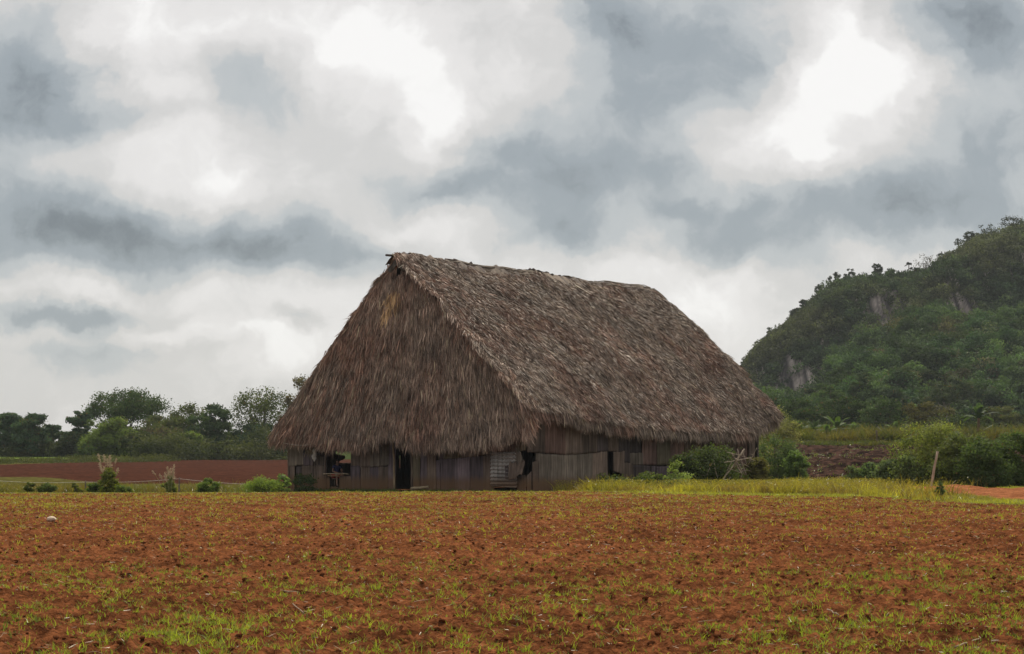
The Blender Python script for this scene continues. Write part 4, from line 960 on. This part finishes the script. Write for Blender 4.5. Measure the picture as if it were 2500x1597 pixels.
# shrubs to the right of the barn and along the verge
def shrub(px, yt, w, D, lab, c, d, name='shrub', group=None, **k):
    gm = 1.55 if px < 760 else 2.2; c = np.array(c) * gm; d = np.array(d) * gm; yt = yt - .10 * w
    k.setdefault('open_', .7 if px < 760 else .45)
    kw = dict(clumps=60, lpc=120, leaf=.11, zlow=.0, clump_r=.26, trunk_h=.12, nl=8, r0=.035, mat=M_leaf, var=.3, top_pow=.6, seed=int(px)); kw.update(k)
    return tree_px(name, px, yt, w, D, lab, cat=kw.pop('cat', 'shrub'), group=group, color=c, dark=d, **kw)
RS = 'shrubs right of the barn'
shrub(1893, 985, 104, 100, 'small tree with pale creamy leaves behind the barn end', (.17, .155, .085), (.05, .06, .028), name='small_tree', cat='tree', clumps=60, zlow=.42, trunk_h=.4, lpc=75, leaf=.12, open_=.7, wood=(.16, .14, .10), group=RS)
shrub(1893, 1066, 118, 96, 'dense grey-green bush right of the barn corner', (.085, .11, .055), (.025, .04, .02), group=RS, clumps=80)
shrub(1945, 1100, 60, 94, 'light green bush edging the dark ploughed plot', (.10, .14, .05), (.03, .05, .02), group=RS)
YG, YD = (.14, .15, .045), (.035, .048, .018)
shrub(2275, 1022, 170, 80, 'large yellow-green bush behind the leaning post', YG, YD, group=RS, clumps=120, lpc=150)
shrub(2345, 1040, 130, 77, 'brownish green bush right of the leaning post', GO, YD, group=RS, clumps=90, lpc=150)
shrub(2405, 1066, 130, 75, 'dark bush at the right edge of the verge', G1, YD, group=RS, clumps=90, lpc=150)
shrub(2480, 1050, 120, 76, 'dark green bush beyond the dark bush at the right', G1, YD, group=RS, clumps=80, lpc=150)
shrub(2218, 1112, 84, 78, 'low bush at the left foot of the leaning post', (.09, .11, .05), YD, group=RS)
shrub(2168, 1118, 70, 80, 'pale grey-green low shrub in front of the plot', (.12, .15, .08), YD, group=RS)
shrub(2128, 1128, 58, 81, 'small dark shrub left of the pale grey-green one', (.07, .10, .05), YD, group=RS)
shrub(2085, 1143, 62, 82, 'lowest shrub at the near edge of the ploughed plot', (.09, .11, .06), YD, group=RS, clumps=26)
shrub(2295, 1172, 26, 56, 'spindly green weed standing at the path edge', (.10, .13, .05), YD, group=RS, clumps=16, lpc=40, leaf=.07)
# by the barn side wall
WS = 'shrubs growing against the barn side wall'
shrub(1728, 1090, 150, 76.5, 'dark broad bush in the shade under the side eave', (.05, .065, .025), (.018, .026, .012), group=WS, clumps=110)
shrub(1668, 1100, 70, 76, 'dark bush left of the broad shaded bush', (.045, .06, .025), (.018, .026, .012), group=WS)
shrub(1654, 1122, 66, 70, 'bright feathery shrub in front of the side wall', (.15, .18, .06), (.05, .07, .025), group=WS, clumps=30, lpc=70, open_=.6, leaf=.09)
shrub(1588, 1158, 90, 72.3, 'low dim weeds at the foot of the side wall', (.07, .085, .03), YD, group=WS, clumps=30)
shrub(1478, 1162, 100, 72, 'low dark weeds beside the split wall sheets', (.065, .08, .03), YD, group=WS, clumps=30)
shrub(1845, 1115, 62, 82, 'brownish bush behind the heap of branches', (.10, .09, .03), (.04, .04, .015), group=WS)
# left verge plants
LV = 'plants along the wire fence'
shrub(265, 1138, 44, 65, 'tallest leafy fence plant, topped with pale seed plumes', (.19, .20, .045), (.05, .065, .02), group=LV, clumps=42, zlow=.0, leaf=.08, top_pow=1.2, lpc=110)
shrub(413, 1158, 30, 66, 'narrow leafy fence plant under a fan of beige plumes', (.16, .18, .05), (.05, .065, .02), group=LV, clumps=26, leaf=.07, top_pow=1.2)
shrub(507, 1170, 46, 66, 'round light green plant between the plumed plants and the barn', (.13, .18, .05), (.05, .07, .025), group=LV, clumps=26, leaf=.07)
shrub(72, 1178, 26, 66, 'small yellow-green plant at the left end of the fence', (.15, .17, .04), YD, group=LV, clumps=18, leaf=.07)
shrub(115, 1184, 46, 66, 'low dull green plant left of the first post', (.11, .14, .05), YD, group=LV, clumps=22, leaf=.07)
shrub(187, 1177, 24, 66, 'little yellow plant just left of the fence post', (.19, .19, .05), YD, group=LV, clumps=16, leaf=.06)
shrub(232, 1184, 40, 65.5, 'low bright green plant right of the fence post', (.10, .15, .04), YD, group=LV, clumps=22, leaf=.07)
shrub(300, 1188, 36, 64.5, 'low bright plant at the foot of the tallest fence plant', (.14, .18, .05), YD, group=LV, clumps=18, leaf=.06)
shrub(640, 1172, 84, 67, 'soft bright grassy bush left of the barn corner', (.16, .21, .05), (.07, .10, .03), group=LV, clumps=44, leaf=.06, lpc=150, top_pow=.6)
shrub(684, 1158, 46, 68, 'glossy broad-leaved plant beside the barn corner', (.15, .21, .07), (.05, .085, .025), group=LV, clumps=26, leaf=.12, lpc=26)
shrub(742, 1158, 70, 74.5, 'dark weeds in the shade against the front wall', (.05, .07, .03), (.02, .03, .015), group=LV, clumps=26, leaf=.08, lpc=90)

# reed plumes: slender stems with a feathery head
PG = 'seed plumes on tall stems'
def plume(px0, py0, px1, py1, D, lab, s=1.0, col=(.55, .46, .36)):
    b = at_ground(px0, D); t = P3(px1, py1, D); root = thing('seed_plume', b, lab, 'grass plume', PG)
    k = np.linspace(0, 1, 7)[:, None]; mid = (b + t) / 2 + UP * .12 * (t[2] - b[2]); pts = (1 - k) ** 2 * b + 2 * k * (1 - k) * mid + k ** 2 * t
    mb = MB(); mb.tube(pts, np.linspace(.008, .004, 7), 4, (.25, .26, .10)); mb.build('stem', M_straw, root)
    d = unit(t - pts[-2]); n = 150; u = rng.random(n); c = t - d * (.02) + d * (u * .36 * s - .30 * s)[:, None]
    dirs = unit(d * .9 + rng.normal(0, .42, (n, 3))); V, Q, cc = blades(c, dirs, unit(rng.normal(size=(n, 3))), rng.uniform(.06, .14, n) * s * np.sin(np.clip(u * .9 + .1, 0, 1) * math.pi) + .02, np.full(n, .014), -UP * rng.uniform(0, .3, (n, 1)), lerp(np.array(col) * .75, col, rng.random((n, 1))))
    make('plume', V, Q, M_plume, cc, root)
for a in [(262, 1190, 240, 1110, 'leftmost high plume above the tallest fence plant', 1.), (264, 1190, 254, 1112, 'second high plume leaning left above the tallest fence plant', 1.), (266, 1190, 268, 1114, 'upright pinkish plume at the top of the tallest fence plant', 1.),
          (263, 1190, 262, 1122, 'plume just below the upright pinkish one', .9), (266, 1190, 270, 1128, 'low plume touching the crown of the tallest fence plant', 1.), (260, 1190, 244, 1132, 'broad plume left of the tallest fence plant, lower pair', 1.2),
          (260, 1190, 254, 1142, 'lowest broad plume left of the tallest fence plant', 1.2), (270, 1190, 284, 1120, 'thin plume right of the tallest fence plant', .6), (275, 1190, 288, 1144, 'short pink plume right of the tallest fence plant', .8),
          (412, 1195, 409, 1142, 'left plume of the beige fan over the narrow plant', 1.1), (414, 1195, 416, 1146, 'middle plume of the beige fan over the narrow plant', 1.2), (416, 1195, 425, 1136, 'highest plume of the beige fan over the narrow plant', 1.1),
          (412, 1195, 403, 1156, 'lowest left plume of the beige fan', 1.1), (418, 1195, 424, 1154, 'lowest right plume of the beige fan', 1.1), (408, 1195, 390, 1158, 'small separate plume left of the beige fan', .6), (402, 1195, 372, 1150, 'thin plume bending far left of the beige fan', .6)]:
    plume(a[0], a[1], a[2], a[3], 65.5, a[4], a[5])

# fence posts and wires
fence = thing('wire_fence', at_ground(230, 70), 'low wire fence with thin grey posts along the left verge', 'fence')
fp_ = [(-20, 1170), (208, 1174), (437, 1166), (660, 1180)]
tops = []
for px, yt in fp_:
    b = at_ground(px, 71); b[2] -= .1; t = P3(px + 1, yt, 71); tops.append(t); pole('post', b, t, .035, (.16, .13, .11), fence, bend=.01)
mb = MB()
for (a, b) in zip(tops, tops[1:]):
    k = np.linspace(0, 1, 14)[:, None]; mb.tube(a - UP * .05 + (b - a) * k - UP * .06 * np.sin(k * math.pi), .006, 4, (.5, .5, .45), cap=False)
mb.build('wire', M_straw, fence)
def solo_pole(name, a, b, r, col, lab, cat, group=None, n=6, bend=.02, twigs=0):
    mb, pts = pole(name, a, b, r, col, None, n=n, bend=bend)
    for k in range(twigs):
        s = pts[rng.integers(1, len(pts))]; d = unit(rng.normal(size=3)); mb.tube([s, s + d * .18, s + d * .34 + rng.normal(0, .04, 3)], [r * .4, r * .3, r * .12], 4, col)
    return tag(mb.build(name, M_bark, None, np.minimum(a, b), smooth=True), lab, cat, group)
b = at_ground(2269, 72); b[2] -= .15; solo_pole('fence_post', b, P3(2289, 1102, 72), .062, (.36, .27, .20), 'pale leaning wooden post in front of the bushes', 'post')
b = at_ground(2141, 163); solo_pole('fence_post', b, P3(2140, 1050, 163), .09, (.12, .09, .06), 'distant thin upright post at the edge of the crop strip', 'post')
# heap of branches beside the barn
HG = 'branches heaped beside the barn'
for k, (x0, y0, x1, y1, r, lab, dz) in enumerate([
    (1746, 1160, 1818, 1096, .055, 'thickest pale branch slanting up to the right through the heap', 0), (1752, 1162, 1786, 1128, .04, 'shorter branch running beside the thickest slanting one', .2), (1785, 1124, 1799, 1106, .035, 'short bleached branch forking up from the crossing', -.2),
    (1768, 1129, 1834, 1118, .028, 'long thin branch lying nearly level across the heap', -.3), (1774, 1104, 1808, 1112, .022, 'thin grey branch at the upper left of the heap', 0), (1806, 1112, 1844, 1125, .024, 'thin branch pointing down right across the heap', 0),
    (1786, 1106, 1818, 1160, .05, 'thick branch leaning down to the right', .2), (1800, 1096, 1822, 1160, .045, 'upright thick reddish branch behind the crossing', .4), (1812, 1100, 1823, 1134, .022, 'thin straight twig at the right of the heap', .3),
    (1794, 1128, 1812, 1158, .045, 'stout branch propping the heap from the right', 0), (1795, 1157, 1812, 1159, .02, 'short pale stick lying at the foot of the heap', -.3), (1826, 1136, 1848, 1094, .022, 'thin branch reaching up right by the corner post', .2),
    (1742, 1124, 1725, 1160, .03, 'left leg of the small inverted V of sticks', .0), (1742, 1124, 1749, 1158, .03, 'right leg of the small inverted V of sticks', 0), (1792, 1145, 1797, 1120, .06, 'short broken stump standing inside the heap', .1),
    (1810, 1130, 1828, 1140, .02, 'small twig jutting out of the lower right of the heap', .1), (1756, 1164, 1784, 1164, .022, 'dark stick flat on the grass left of the heap', -.4), (1776, 1142, 1812, 1156, .018, 'thin dark twig crossing low through the heap', .1)]):
    D = 75.3 + dz; a = P3(x0, y0, D); b_ = P3(x1, y1, D - .25 * (k % 3)); 
    if y0 > 1150: a[2] = zg(a[0], a[1]) + .03
    col = np.array(random.choice([(.24, .19, .145), (.19, .15, .12), (.29, .24, .18)]))
    solo_pole('branch', a, b_, r * .68, col * 1.25, lab, 'branch', HG, twigs=1, bend=.03)

# ------------------------------------------------------------------ verge grasses and field plants
n = 34000; xy = sample(n, 1360, 2640, 46, 84); d_ = xy[:, 1] - edge_y(xy[:, 0]); pxx = CX + F * xy[:, 0] / xy[:, 1]
side_ok = ((xy - B0[:2]) @ VD[:2] > -.1) | ((xy - B0[:2]) @ UD[:2] > LEN + .3)
on_path = (pxx > 2105) & (np.abs(xy[:, 1] - np.interp(pxx, [2105, 2250, 2434, 2700, 4000], [77, 70, 61, 56, 50])) < np.interp(pxx, [2105, 2200, 2434, 2700], [.9, 4.0, 6.4, 7]))
xy = xy[(d_ > -.35 + rng.normal(0, .5, n)) & side_ok & ~on_path & (rng.random(n) < np.clip(3.2 * fbm(xy[:, 0] * .5, xy[:, 1] * .35, 310, 3) - .75, .12, 1))]; tall = sm(.2, 3.5, xy[:, 1] - edge_y(xy[:, 0]))
pv = CX + F * xy[:, 0] / xy[:, 1]
low = (tall < .4) | (rng.random(len(pv)) < sm(1880, 2420, pv))
blade_field('verge_grass', xy[low], .05, .17, .020, (.13, .15, .03), (.55, .54, .11), nb=7, lean=.4, spread=.07, brown=.5)
blade_field('tall_weeds', xy[~low], .15, .62, .024, (.09, .09, .02), (.60, .52, .12), nb=8, lean=.28, spread=.10, brown=.8)
m = ~low; q = xy[m][rng.random(m.sum()) < .55]; nn = len(q) * 10; X = np.repeat(q[:, 0], 10) + rng.normal(0, .1, nn); Y = np.repeat(q[:, 1], 10) + rng.normal(0, .1, nn)
V, Q, c = leaves(np.stack([X, Y, zg(X, Y) + rng.uniform(.1, .5, nn)], 1), rng.uniform(.02, .06, nn), lerp((.13, .13, .03), (.36, .30, .08), rng.random((nn, 1))))
tag(make('weed_leaves', V, Q, M_grass, c), kind='stuff')
# left verge
xy = sample(26000, -260, 760, 60, 104); d_ = xy[:, 1] - edge_y(xy[:, 0]); f_ = sm(34, 2, d_) * (1 - .5 * sm(400, 600, CX + F * xy[:, 0] / xy[:, 1]))
xy = xy[(d_ > -.4) & (rng.random(len(xy)) < f_ * (.35 + fbm(xy[:, 0] * .4, xy[:, 1] * .3, 8, 2))) & ((xy - A0[:2]) @ VD[:2] < -.3)]
blade_field('meadow_grass', xy, .12, .52, .022, (.05, .06, .018), (.19, .20, .055), nb=7, lean=.35, spread=.08, brown=.6)
# shaded grass under the front wall
n = 5000; t = rng.uniform(-.5, W + .5, n); off = rng.uniform(.08, 2.4, n) ** 1; xy = (A0 + VD * t[:, None] - UD * off[:, None])[:, :2]; pxx = CX + F * xy[:, 0] / xy[:, 1]
keep = rng.random(n) < np.interp(pxx, [690, 850, 960, 975, 1000, 1080, 1200, 1300], [.95, .8, .4, .03, .15, .3, .10, .05]); xy = xy[keep & (fbm(xy[:, 0] * 1.2, xy[:, 1] * 1.2, 6, 2) > .4)]
blade_field('wall_grass', xy, .07, .24, .018, (.05, .085, .02), (.12, .17, .04), nb=6, lean=.4, spread=.06)

# sprouts over the near field
def near_density(xy):
    X, Y = xy[:, 0], xy[:, 1]; p = CX + F * X / Y; y = HY + HC * F / Y; patch = fbm(X * .45, Y * .3, 101, 3); fine = fbm(X * 2.2, Y * 1.3, 103, 2)
    d = np.interp(y, [1195, 1215, 1250, 1300, 1370, 1410, 1440, 1480, 1540, 1600], [1., .72, .45, .30, .24, .45, .72, .55, .95, 1.05])
    d = d * np.interp(y, [1250, 1400], [1, 0]) + d * np.interp(y, [1250, 1400], [0, 1]) * (.6 + .8 * sm(.42, .62, patch))
    edge = .5 + .5 * np.clip(np.abs(p - 1250) / 1200, 0, 1)
    return d * (.5 + 1.0 * sm(.38, .62, fine)) * np.where(y > 1460, edge, 1)
def scatter(n, y0, y1, mult):
    xy = sample(int(n * 1.35), -1100, 3650, y0, y1); return xy[(rng.random(len(xy)) < near_density(xy) * mult) & (xy[:, 1] < edge_y(xy[:, 0]) + .3)]
blade_field('sprouts', scatter(62000, 8, 24, .5), .03, .095, .0075, (.10, .15, .03), (.36, .40, .09), nb=5, lean=.30, spread=.014)
blade_field('far_sprouts', scatter(120000, 24, 68, .5), .04, .12, .013, (.16, .17, .03), (.44, .41, .10), nb=4, lean=.45, spread=.03)
xy = sample(36000, -300, 2800, 44, 68); y_ = edge_y(xy[:, 0]) - xy[:, 1]; xy = xy[(y_ > -.5) & (rng.random(len(xy)) < np.exp(-np.clip(y_, 0, 99) / 3.5) * .5)]
blade_field('edge_sprouts', xy, .03, .12, .013, (.12, .13, .03), (.42, .38, .10), nb=5, lean=.5, spread=.05, brown=.6)
# straw litter
xy = sample(30000, -500, 3000, 9, 66); xy = xy[xy[:, 1] < edge_y(xy[:, 0])]; n = len(xy); a = rng.uniform(0, math.pi * 2, n); L = rng.uniform(.02, .09, n) * np.where(rng.random(n) < .03, 2.2, 1)
V, Q, c = blades(np.stack([xy[:, 0], xy[:, 1], zg(xy[:, 0], xy[:, 1]) + rng.uniform(.004, .03, n)], 1), unit(np.stack([np.cos(a), np.sin(a), rng.normal(.05, .18, n)], 1)), unit(np.stack([-np.sin(a), np.cos(a), rng.normal(0, .6, n)], 1)), L, rng.uniform(.003, .007, n), rng.normal(0, .06, (n, 3)), lerp((.20, .12, .06), (.50, .40, .26), rng.random((n, 1))))
tag(make('straw_litter', V, Q, M_straw, c), kind='stuff')
# loose clods
xy = sample(60000, -500, 3000, 8, 66); xy = xy[(xy[:, 1] < edge_y(xy[:, 0])) & (rng.random(len(xy)) < np.where(xy[:, 1] < 30, 1, .5))]; n = len(xy)
ico = np.array([(0, 0, 1), (.89, 0, .45), (.28, .85, .45), (-.72, .53, .45), (-.72, -.53, .45), (.28, -.85, .45), (.72, .53, -.45), (-.28, .85, -.45), (-.89, 0, -.45), (-.28, -.85, -.45), (.72, -.53, -.45), (0, 0, -1)])
icf = np.array([(0, 1, 2), (0, 2, 3), (0, 3, 4), (0, 4, 5), (0, 5, 1), (1, 6, 2), (2, 7, 3), (3, 8, 4), (4, 9, 5), (5, 10, 1), (2, 6, 7), (3, 7, 8), (4, 8, 9), (5, 9, 10), (1, 10, 6), (11, 7, 6), (11, 8, 7), (11, 9, 8), (11, 10, 9), (11, 6, 10)])
r_ = .007 + .022 * rng.random(n) ** 4; V = ico[None] * (1 + rng.normal(0, .22, (n, 12, 1))) * r_[:, None, None] * np.array([1.2, 1.2, .75]) + np.stack([xy[:, 0], xy[:, 1], zg(xy[:, 0], xy[:, 1]) + r_ * .3], 1)[:, None]
T = (icf[None] + (np.arange(n) * 12)[:, None, None]).reshape(-1, 3); cl = lerp((.09, .033, .014), (.28, .105, .043), rng.random((n, 1)))
tag(make('soil_clods', V.reshape(-1, 3), T, M_soil, np.repeat(cl, 12, 0), smooth=True), kind='stuff')
# pale stone and a few fallen sticks
mb = MB(); c = P3(125, 1266, 4200 * 1.36 / 156); c[2] = zg(c[0], c[1]) + .035; blob(mb, c, np.array([.10, .08, .055]), (.62, .50, .38), amp=.3, seed=4, nx=18, ny=12)
tag(mb.build('stone', M_stone, loc=c, smooth=True), 'pale rounded stone lying alone on the red soil at the left', 'stone')
SG = 'sticks lying on the red field'
for (x0, y0, x1, y1, r, lab) in [(690, 1444, 730, 1458, .011, 'greenish broken stalk lying left of centre'), (1115, 1484, 1150, 1452, .008, 'dark curved stalk standing out of the soil near the centre'), (2215, 1290, 2208, 1316, .016, 'pale upright splinter at the right of the field'),
                                 (2222, 1316, 2208, 1332, .016, 'pale slanted splinter below the upright one'), (2330, 1580, 2390, 1560, .012, 'long forked dry stick at the bottom right'), (515, 1378, 512, 1360, .008, 'dark thin stalk standing left of centre'), (715, 1474, 745, 1500, .010, 'pale broken stalk in the lower left of the field'), (1700, 1210, 1880, 1200, .012, 'long thin stick lying along the far edge of the soil'),
                                 (2222, 1398, 2245, 1410, .012, 'short bleached stick right of the dark clods'), (2020, 1488, 2048, 1512, .012, 'short pale stalk low in the right half')]:
    D0 = 4200 * HC / (y0 - HY); D1_ = 4200 * HC / (y1 - HY)
    a = P3(x0, y0, D0); 
    if 'upright' in lab or 'standing' in lab or 'slanted' in lab: b_ = P3(x1, y1, D0); a = a if y0 > y1 else a
    else: b_ = P3(x1, y1, D1_)
    a[2] = max(a[2], zg(a[0], a[1]) + .015); b_[2] = max(b_[2], zg(b_[0], b_[1]) + .02)
    solo_pole('stick', a, b_, r * .62, (.27, .19, .12) if 'dark' not in lab else (.10, .05, .03), lab, 'stick', SG, n=6)

# ------------------------------------------------------------------ sky
w = bpy.data.worlds.new('World'); sc.world = w; w.use_nodes = True; nt = w.node_tree; nt.nodes.clear(); L = nt.links.new
out = nt.nodes.new('ShaderNodeOutputWorld')
sky = N(nt, 'ShaderNodeTexSky', sky_type='NISHITA', sun_disc=False); sky.sun_elevation = math.radians(SUN_EL); sky.sun_rotation = math.radians(SUN_AZ)
bg1 = N(nt, 'ShaderNodeBackground'); bg1.inputs['Strength'].default_value = .1; L(sky.outputs[0], bg1.inputs[0])
tc = N(nt, 'ShaderNodeTexCoord'); sp = N(nt, 'ShaderNodeSeparateXYZ'); L(tc.outputs['Generated'], sp.inputs[0])
ab = N(nt, 'ShaderNodeMath', operation='ABSOLUTE'); L(sp.outputs['Y'], ab.inputs[0])
mxm = N(nt, 'ShaderNodeMath', operation='MAXIMUM'); L(ab.outputs[0], mxm.inputs[0]); mxm.inputs[1].default_value = .12
dx = N(nt, 'ShaderNodeMath', operation='DIVIDE'); L(sp.outputs['X'], dx.inputs[0]); L(mxm.outputs[0], dx.inputs[1])
dz = N(nt, 'ShaderNodeMath', operation='DIVIDE'); L(sp.outputs['Z'], dz.inputs[0]); L(mxm.outputs[0], dz.inputs[1])
cb = N(nt, 'ShaderNodeCombineXYZ'); L(dx.outputs[0], cb.inputs[0]); L(dz.outputs[0], cb.inputs[1])
wn = N(nt, 'ShaderNodeTexNoise', i_Scale=16.0, i_Detail=8.0, i_Roughness=.58); L(cb.outputs[0], wn.inputs['Vector'])
ws = N(nt, 'ShaderNodeVectorMath', operation='SUBTRACT'); L(wn.outputs['Color'], ws.inputs[0]); ws.inputs[1].default_value = (.5, .5, .5)
wm = N(nt, 'ShaderNodeVectorMath', operation='MULTIPLY_ADD'); L(ws.outputs[0], wm.inputs[0]); wm.inputs[1].default_value = (.075, .055, 0); L(cb.outputs[0], wm.inputs[2])
acc = None
BLOBS = [(180, 770, 220, 42, -.20), (330, 842, 300, 28, -.22), (730, 790, 90, 28, -.20), (250, 722, 300, 40, .16), (460, 812, 260, 32, .16), (640, 860, 150, 60, .14), (110, 820, 120, 25, .14), # px, py, rx, ry, amount
    (330, 50, 260, 120, .30), (560, 90, 180, 80, .12), (830, 60, 260, 110, .30), (980, 160, 170, 140, .34), (1060, 320, 80, 120, .36), (1290, 70, 130, 150, .16), (1240, 200, 130, 90, .14),
    (2060, 160, 250, 220, .26), (2050, 60, 110, 90, .20), (2150, 230, 140, 100, .26), (1960, 180, 130, 80, .26), (1930, 330, 110, 90, .38), (1985, 400, 70, 60, .2), (1760, 390, 80, 80, .15),
    (370, 215, 130, 60, .22), (420, 380, 290, 120, .26), (560, 430, 80, 60, .16), (110, 370, 120, 60, .14), (800, 480, 160, 60, .10), (1040, 560, 200, 60, .26), (1240, 660, 250, 60, .12),
    (720, 760, 260, 150, .22), (350, 690, 460, 50, .10), (150, 690, 140, 60, .12), (520, 860, 300, 60, .14), (1680, 700, 210, 120, .28), (1760, 820, 190, 130, .20), (1590, 540, 90, 40, .14), (2260, 640, 260, 50, .14), (1500, 640, 140, 50, .12), (2420, 250, 160, 70, .06),
    (90, 210, 190, 220, -.50), (40, 480, 240, 100, -.24), (620, 205, 130, 110, -.20), (470, 160, 120, 80, -.08), (350, 290, 120, 50, -.20), (200, 320, 120, 60, -.12), (430, 600, 560, 115, -.36), (150, 560, 260, 100, -.20), (760, 640, 260, 75, -.22), (600, 570, 300, 60, -.14),
    (1060, 470, 180, 70, -.26), (1360, 430, 300, 150, -.36), (1580, 370, 230, 90, -.20), (1400, 570, 190, 70, -.24), (1220, 320, 120, 70, -.14), (1640, 100, 330, 180, -.38), (1450, 60, 120, 120, -.16), (1620, 240, 160, 70, -.16),
    (2400, 40, 220, 150, -.50), (2440, 350, 260, 170, -.34), (2050, 540, 400, 110, -.34), (2230, 470, 200, 80, -.14), (1750, 600, 160, 50, -.22), (1700, 500, 120, 50, -.10), (160, 780, 180, 60, -.22), (250, 880, 340, 40, -.14), (750, 780, 70, 30, -.14), (1830, 540, 120, 60, -.12)]
for (px, py, rx, ry, am) in BLOBS:
    mp = N(nt, 'ShaderNodeMapping', vector_type='TEXTURE'); L(wm.outputs[0], mp.inputs['Vector'])
    mp.inputs['Location'].default_value = ((px - CX) / F, (HY - py) / F, 0); mp.inputs['Scale'].default_value = (rx * 1.55 / F, ry * 1.55 / F, 1)
    gr = N(nt, 'ShaderNodeTexGradient', gradient_type='SPHERICAL'); L(mp.outputs[0], gr.inputs[0])
    mr = N(nt, 'ShaderNodeMapRange', interpolation_type='SMOOTHSTEP'); mr.inputs['To Max'].default_value = am; L(gr.outputs['Fac'], mr.inputs['Value'])
    ad = N(nt, 'ShaderNodeMath', operation='ADD'); L(mr.outputs[0], ad.inputs[0])
    if acc is None: ad.inputs[1].default_value = .60
    else: L(acc, ad.inputs[1])
    acc = ad.outputs[0]
fn = N(nt, 'ShaderNodeTexNoise', i_Scale=24.0, i_Detail=9.0, i_Roughness=.58); L(wm.outputs[0], fn.inputs['Vector'])
fm = N(nt, 'ShaderNodeMath', operation='MULTIPLY_ADD'); L(fn.outputs['Fac'], fm.inputs[0]); fm.inputs[1].default_value = .6; fm.inputs[2].default_value = -.3
sc_ = N(nt, 'ShaderNodeMath', operation='MULTIPLY_ADD'); L(acc, sc_.inputs[0]); sc_.inputs[1].default_value = 1.0; sc_.inputs[2].default_value = .015
fa_ = N(nt, 'ShaderNodeMath', operation='ADD'); L(fm.outputs[0], fa_.inputs[0]); L(sc_.outputs[0], fa_.inputs[1])
rp = N(nt, 'ShaderNodeValToRGB'); L(fa_.outputs[0], rp.inputs[0]); cr_ = rp.color_ramp; cr_.interpolation = 'EASE'
def s2l(r, g, b): return tuple(((c / 255) / 12.92 if c / 255 <= .04045 else ((c / 255 + .055) / 1.055) ** 2.4) for c in (r, g, b)) + (1,)
els = [(0., (108, 116, 121)), (.25, (156, 164, 169)), (.45, (190, 194, 195)), (.60, (214, 212, 209)), (.82, (235, 232, 229)), (1.0, (255, 253, 250))]
cr_.elements[0].position = els[0][0]; cr_.elements[0].color = s2l(*els[0][1]); cr_.elements[1].position = els[-1][0]; cr_.elements[1].color = s2l(*els[-1][1])
for p_, c_ in els[1:-1]: e_ = cr_.elements.new(p_); e_.color = s2l(*c_)
bg2 = N(nt, 'ShaderNodeBackground'); L(rp.outputs[0], bg2.inputs[0]); bg2.inputs['Strength'].default_value = 1.0
ms = N(nt, 'ShaderNodeMixShader'); ms.inputs[0].default_value = .93; L(bg1.outputs[0], ms.inputs[1]); L(bg2.outputs[0], ms.inputs[2]); L(ms.outputs[0], out.inputs[0])
w.cycles.sampling_method = 'MANUAL'; w.cycles.sample_map_resolution = 512

sd_ = bpy.data.lights.new('sun', 'SUN'); sd_.energy = 4.0; sd_.angle = math.radians(2.0); sd_.color = (1, .91, .76)
so = bpy.data.objects.new('sun', sd_); C.objects.link(so)
el, az = math.radians(SUN_EL), math.radians(SUN_AZ)
dirv = Vector((math.sin(az) * math.cos(el), math.cos(az) * math.cos(el), math.sin(el)))
so.rotation_euler = dirv.to_track_quat('Z', 'Y').to_euler(); so.location = (0, 0, 60)

# ------------------------------------------------------------------ camera
cd = bpy.data.cameras.new('camera'); cam = bpy.data.objects.new('camera', cd); C.objects.link(cam); sc.camera = cam
cam.location = (0, 0, HC); cam.rotation_euler = (math.pi / 2, 0, 0)
cd.sensor_width = 36; cd.lens = F / 2500 * 36; cd.shift_y = (HY - 798.5) / 2500; cd.clip_end = 20000; cd.clip_start = .1
sc.view_settings.view_transform = 'Standard'; sc.view_settings.look = 'None'; sc.view_settings.exposure = 0.0; sc.view_settings.gamma = 1
sc.cycles.max_bounces = 5; sc.cycles.diffuse_bounces = 3; sc.cycles.transmission_bounces = 3; sc.cycles.transparent_max_bounces = 6
sc.cycles.use_denoising = True
try: sc.cycles.denoising_prefilter = 'ACCURATE'; sc.cycles.denoising_input_passes = 'RGB_ALBEDO_NORMAL'
except Exception: pass

# ------------------------------------------------------------------ haze
HAZE = .00013
mb = MB(); x0, x1, y0, y1, z0, z1 = -4200, 4200, -60, 2700, -3, 120
mb.add([(x0, y0, z0), (x1, y0, z0), (x1, y1, z0), (x0, y1, z0), (x0, y0, z1), (x1, y0, z1), (x1, y1, z1), (x0, y1, z1)], [(0, 3, 2, 1), (4, 5, 6, 7), (0, 1, 5, 4), (1, 2, 6, 5), (2, 3, 7, 6), (3, 0, 4, 7)])
hm = bpy.data.materials.new('haze'); hm.use_nodes = True; hn = hm.node_tree; hn.nodes.clear(); ho = hn.nodes.new('ShaderNodeOutputMaterial')
pv_ = hn.nodes.new('ShaderNodeVolumePrincipled'); pv_.inputs['Color'].default_value = (.86, .93, 1, 1); pv_.inputs['Density'].default_value = HAZE; hn.links.new(pv_.outputs[0], ho.inputs['Volume'])
if HAZE > 0: tag(mb.build('haze', hm), kind='stuff')
sc.cycles.volume_bounces = 0
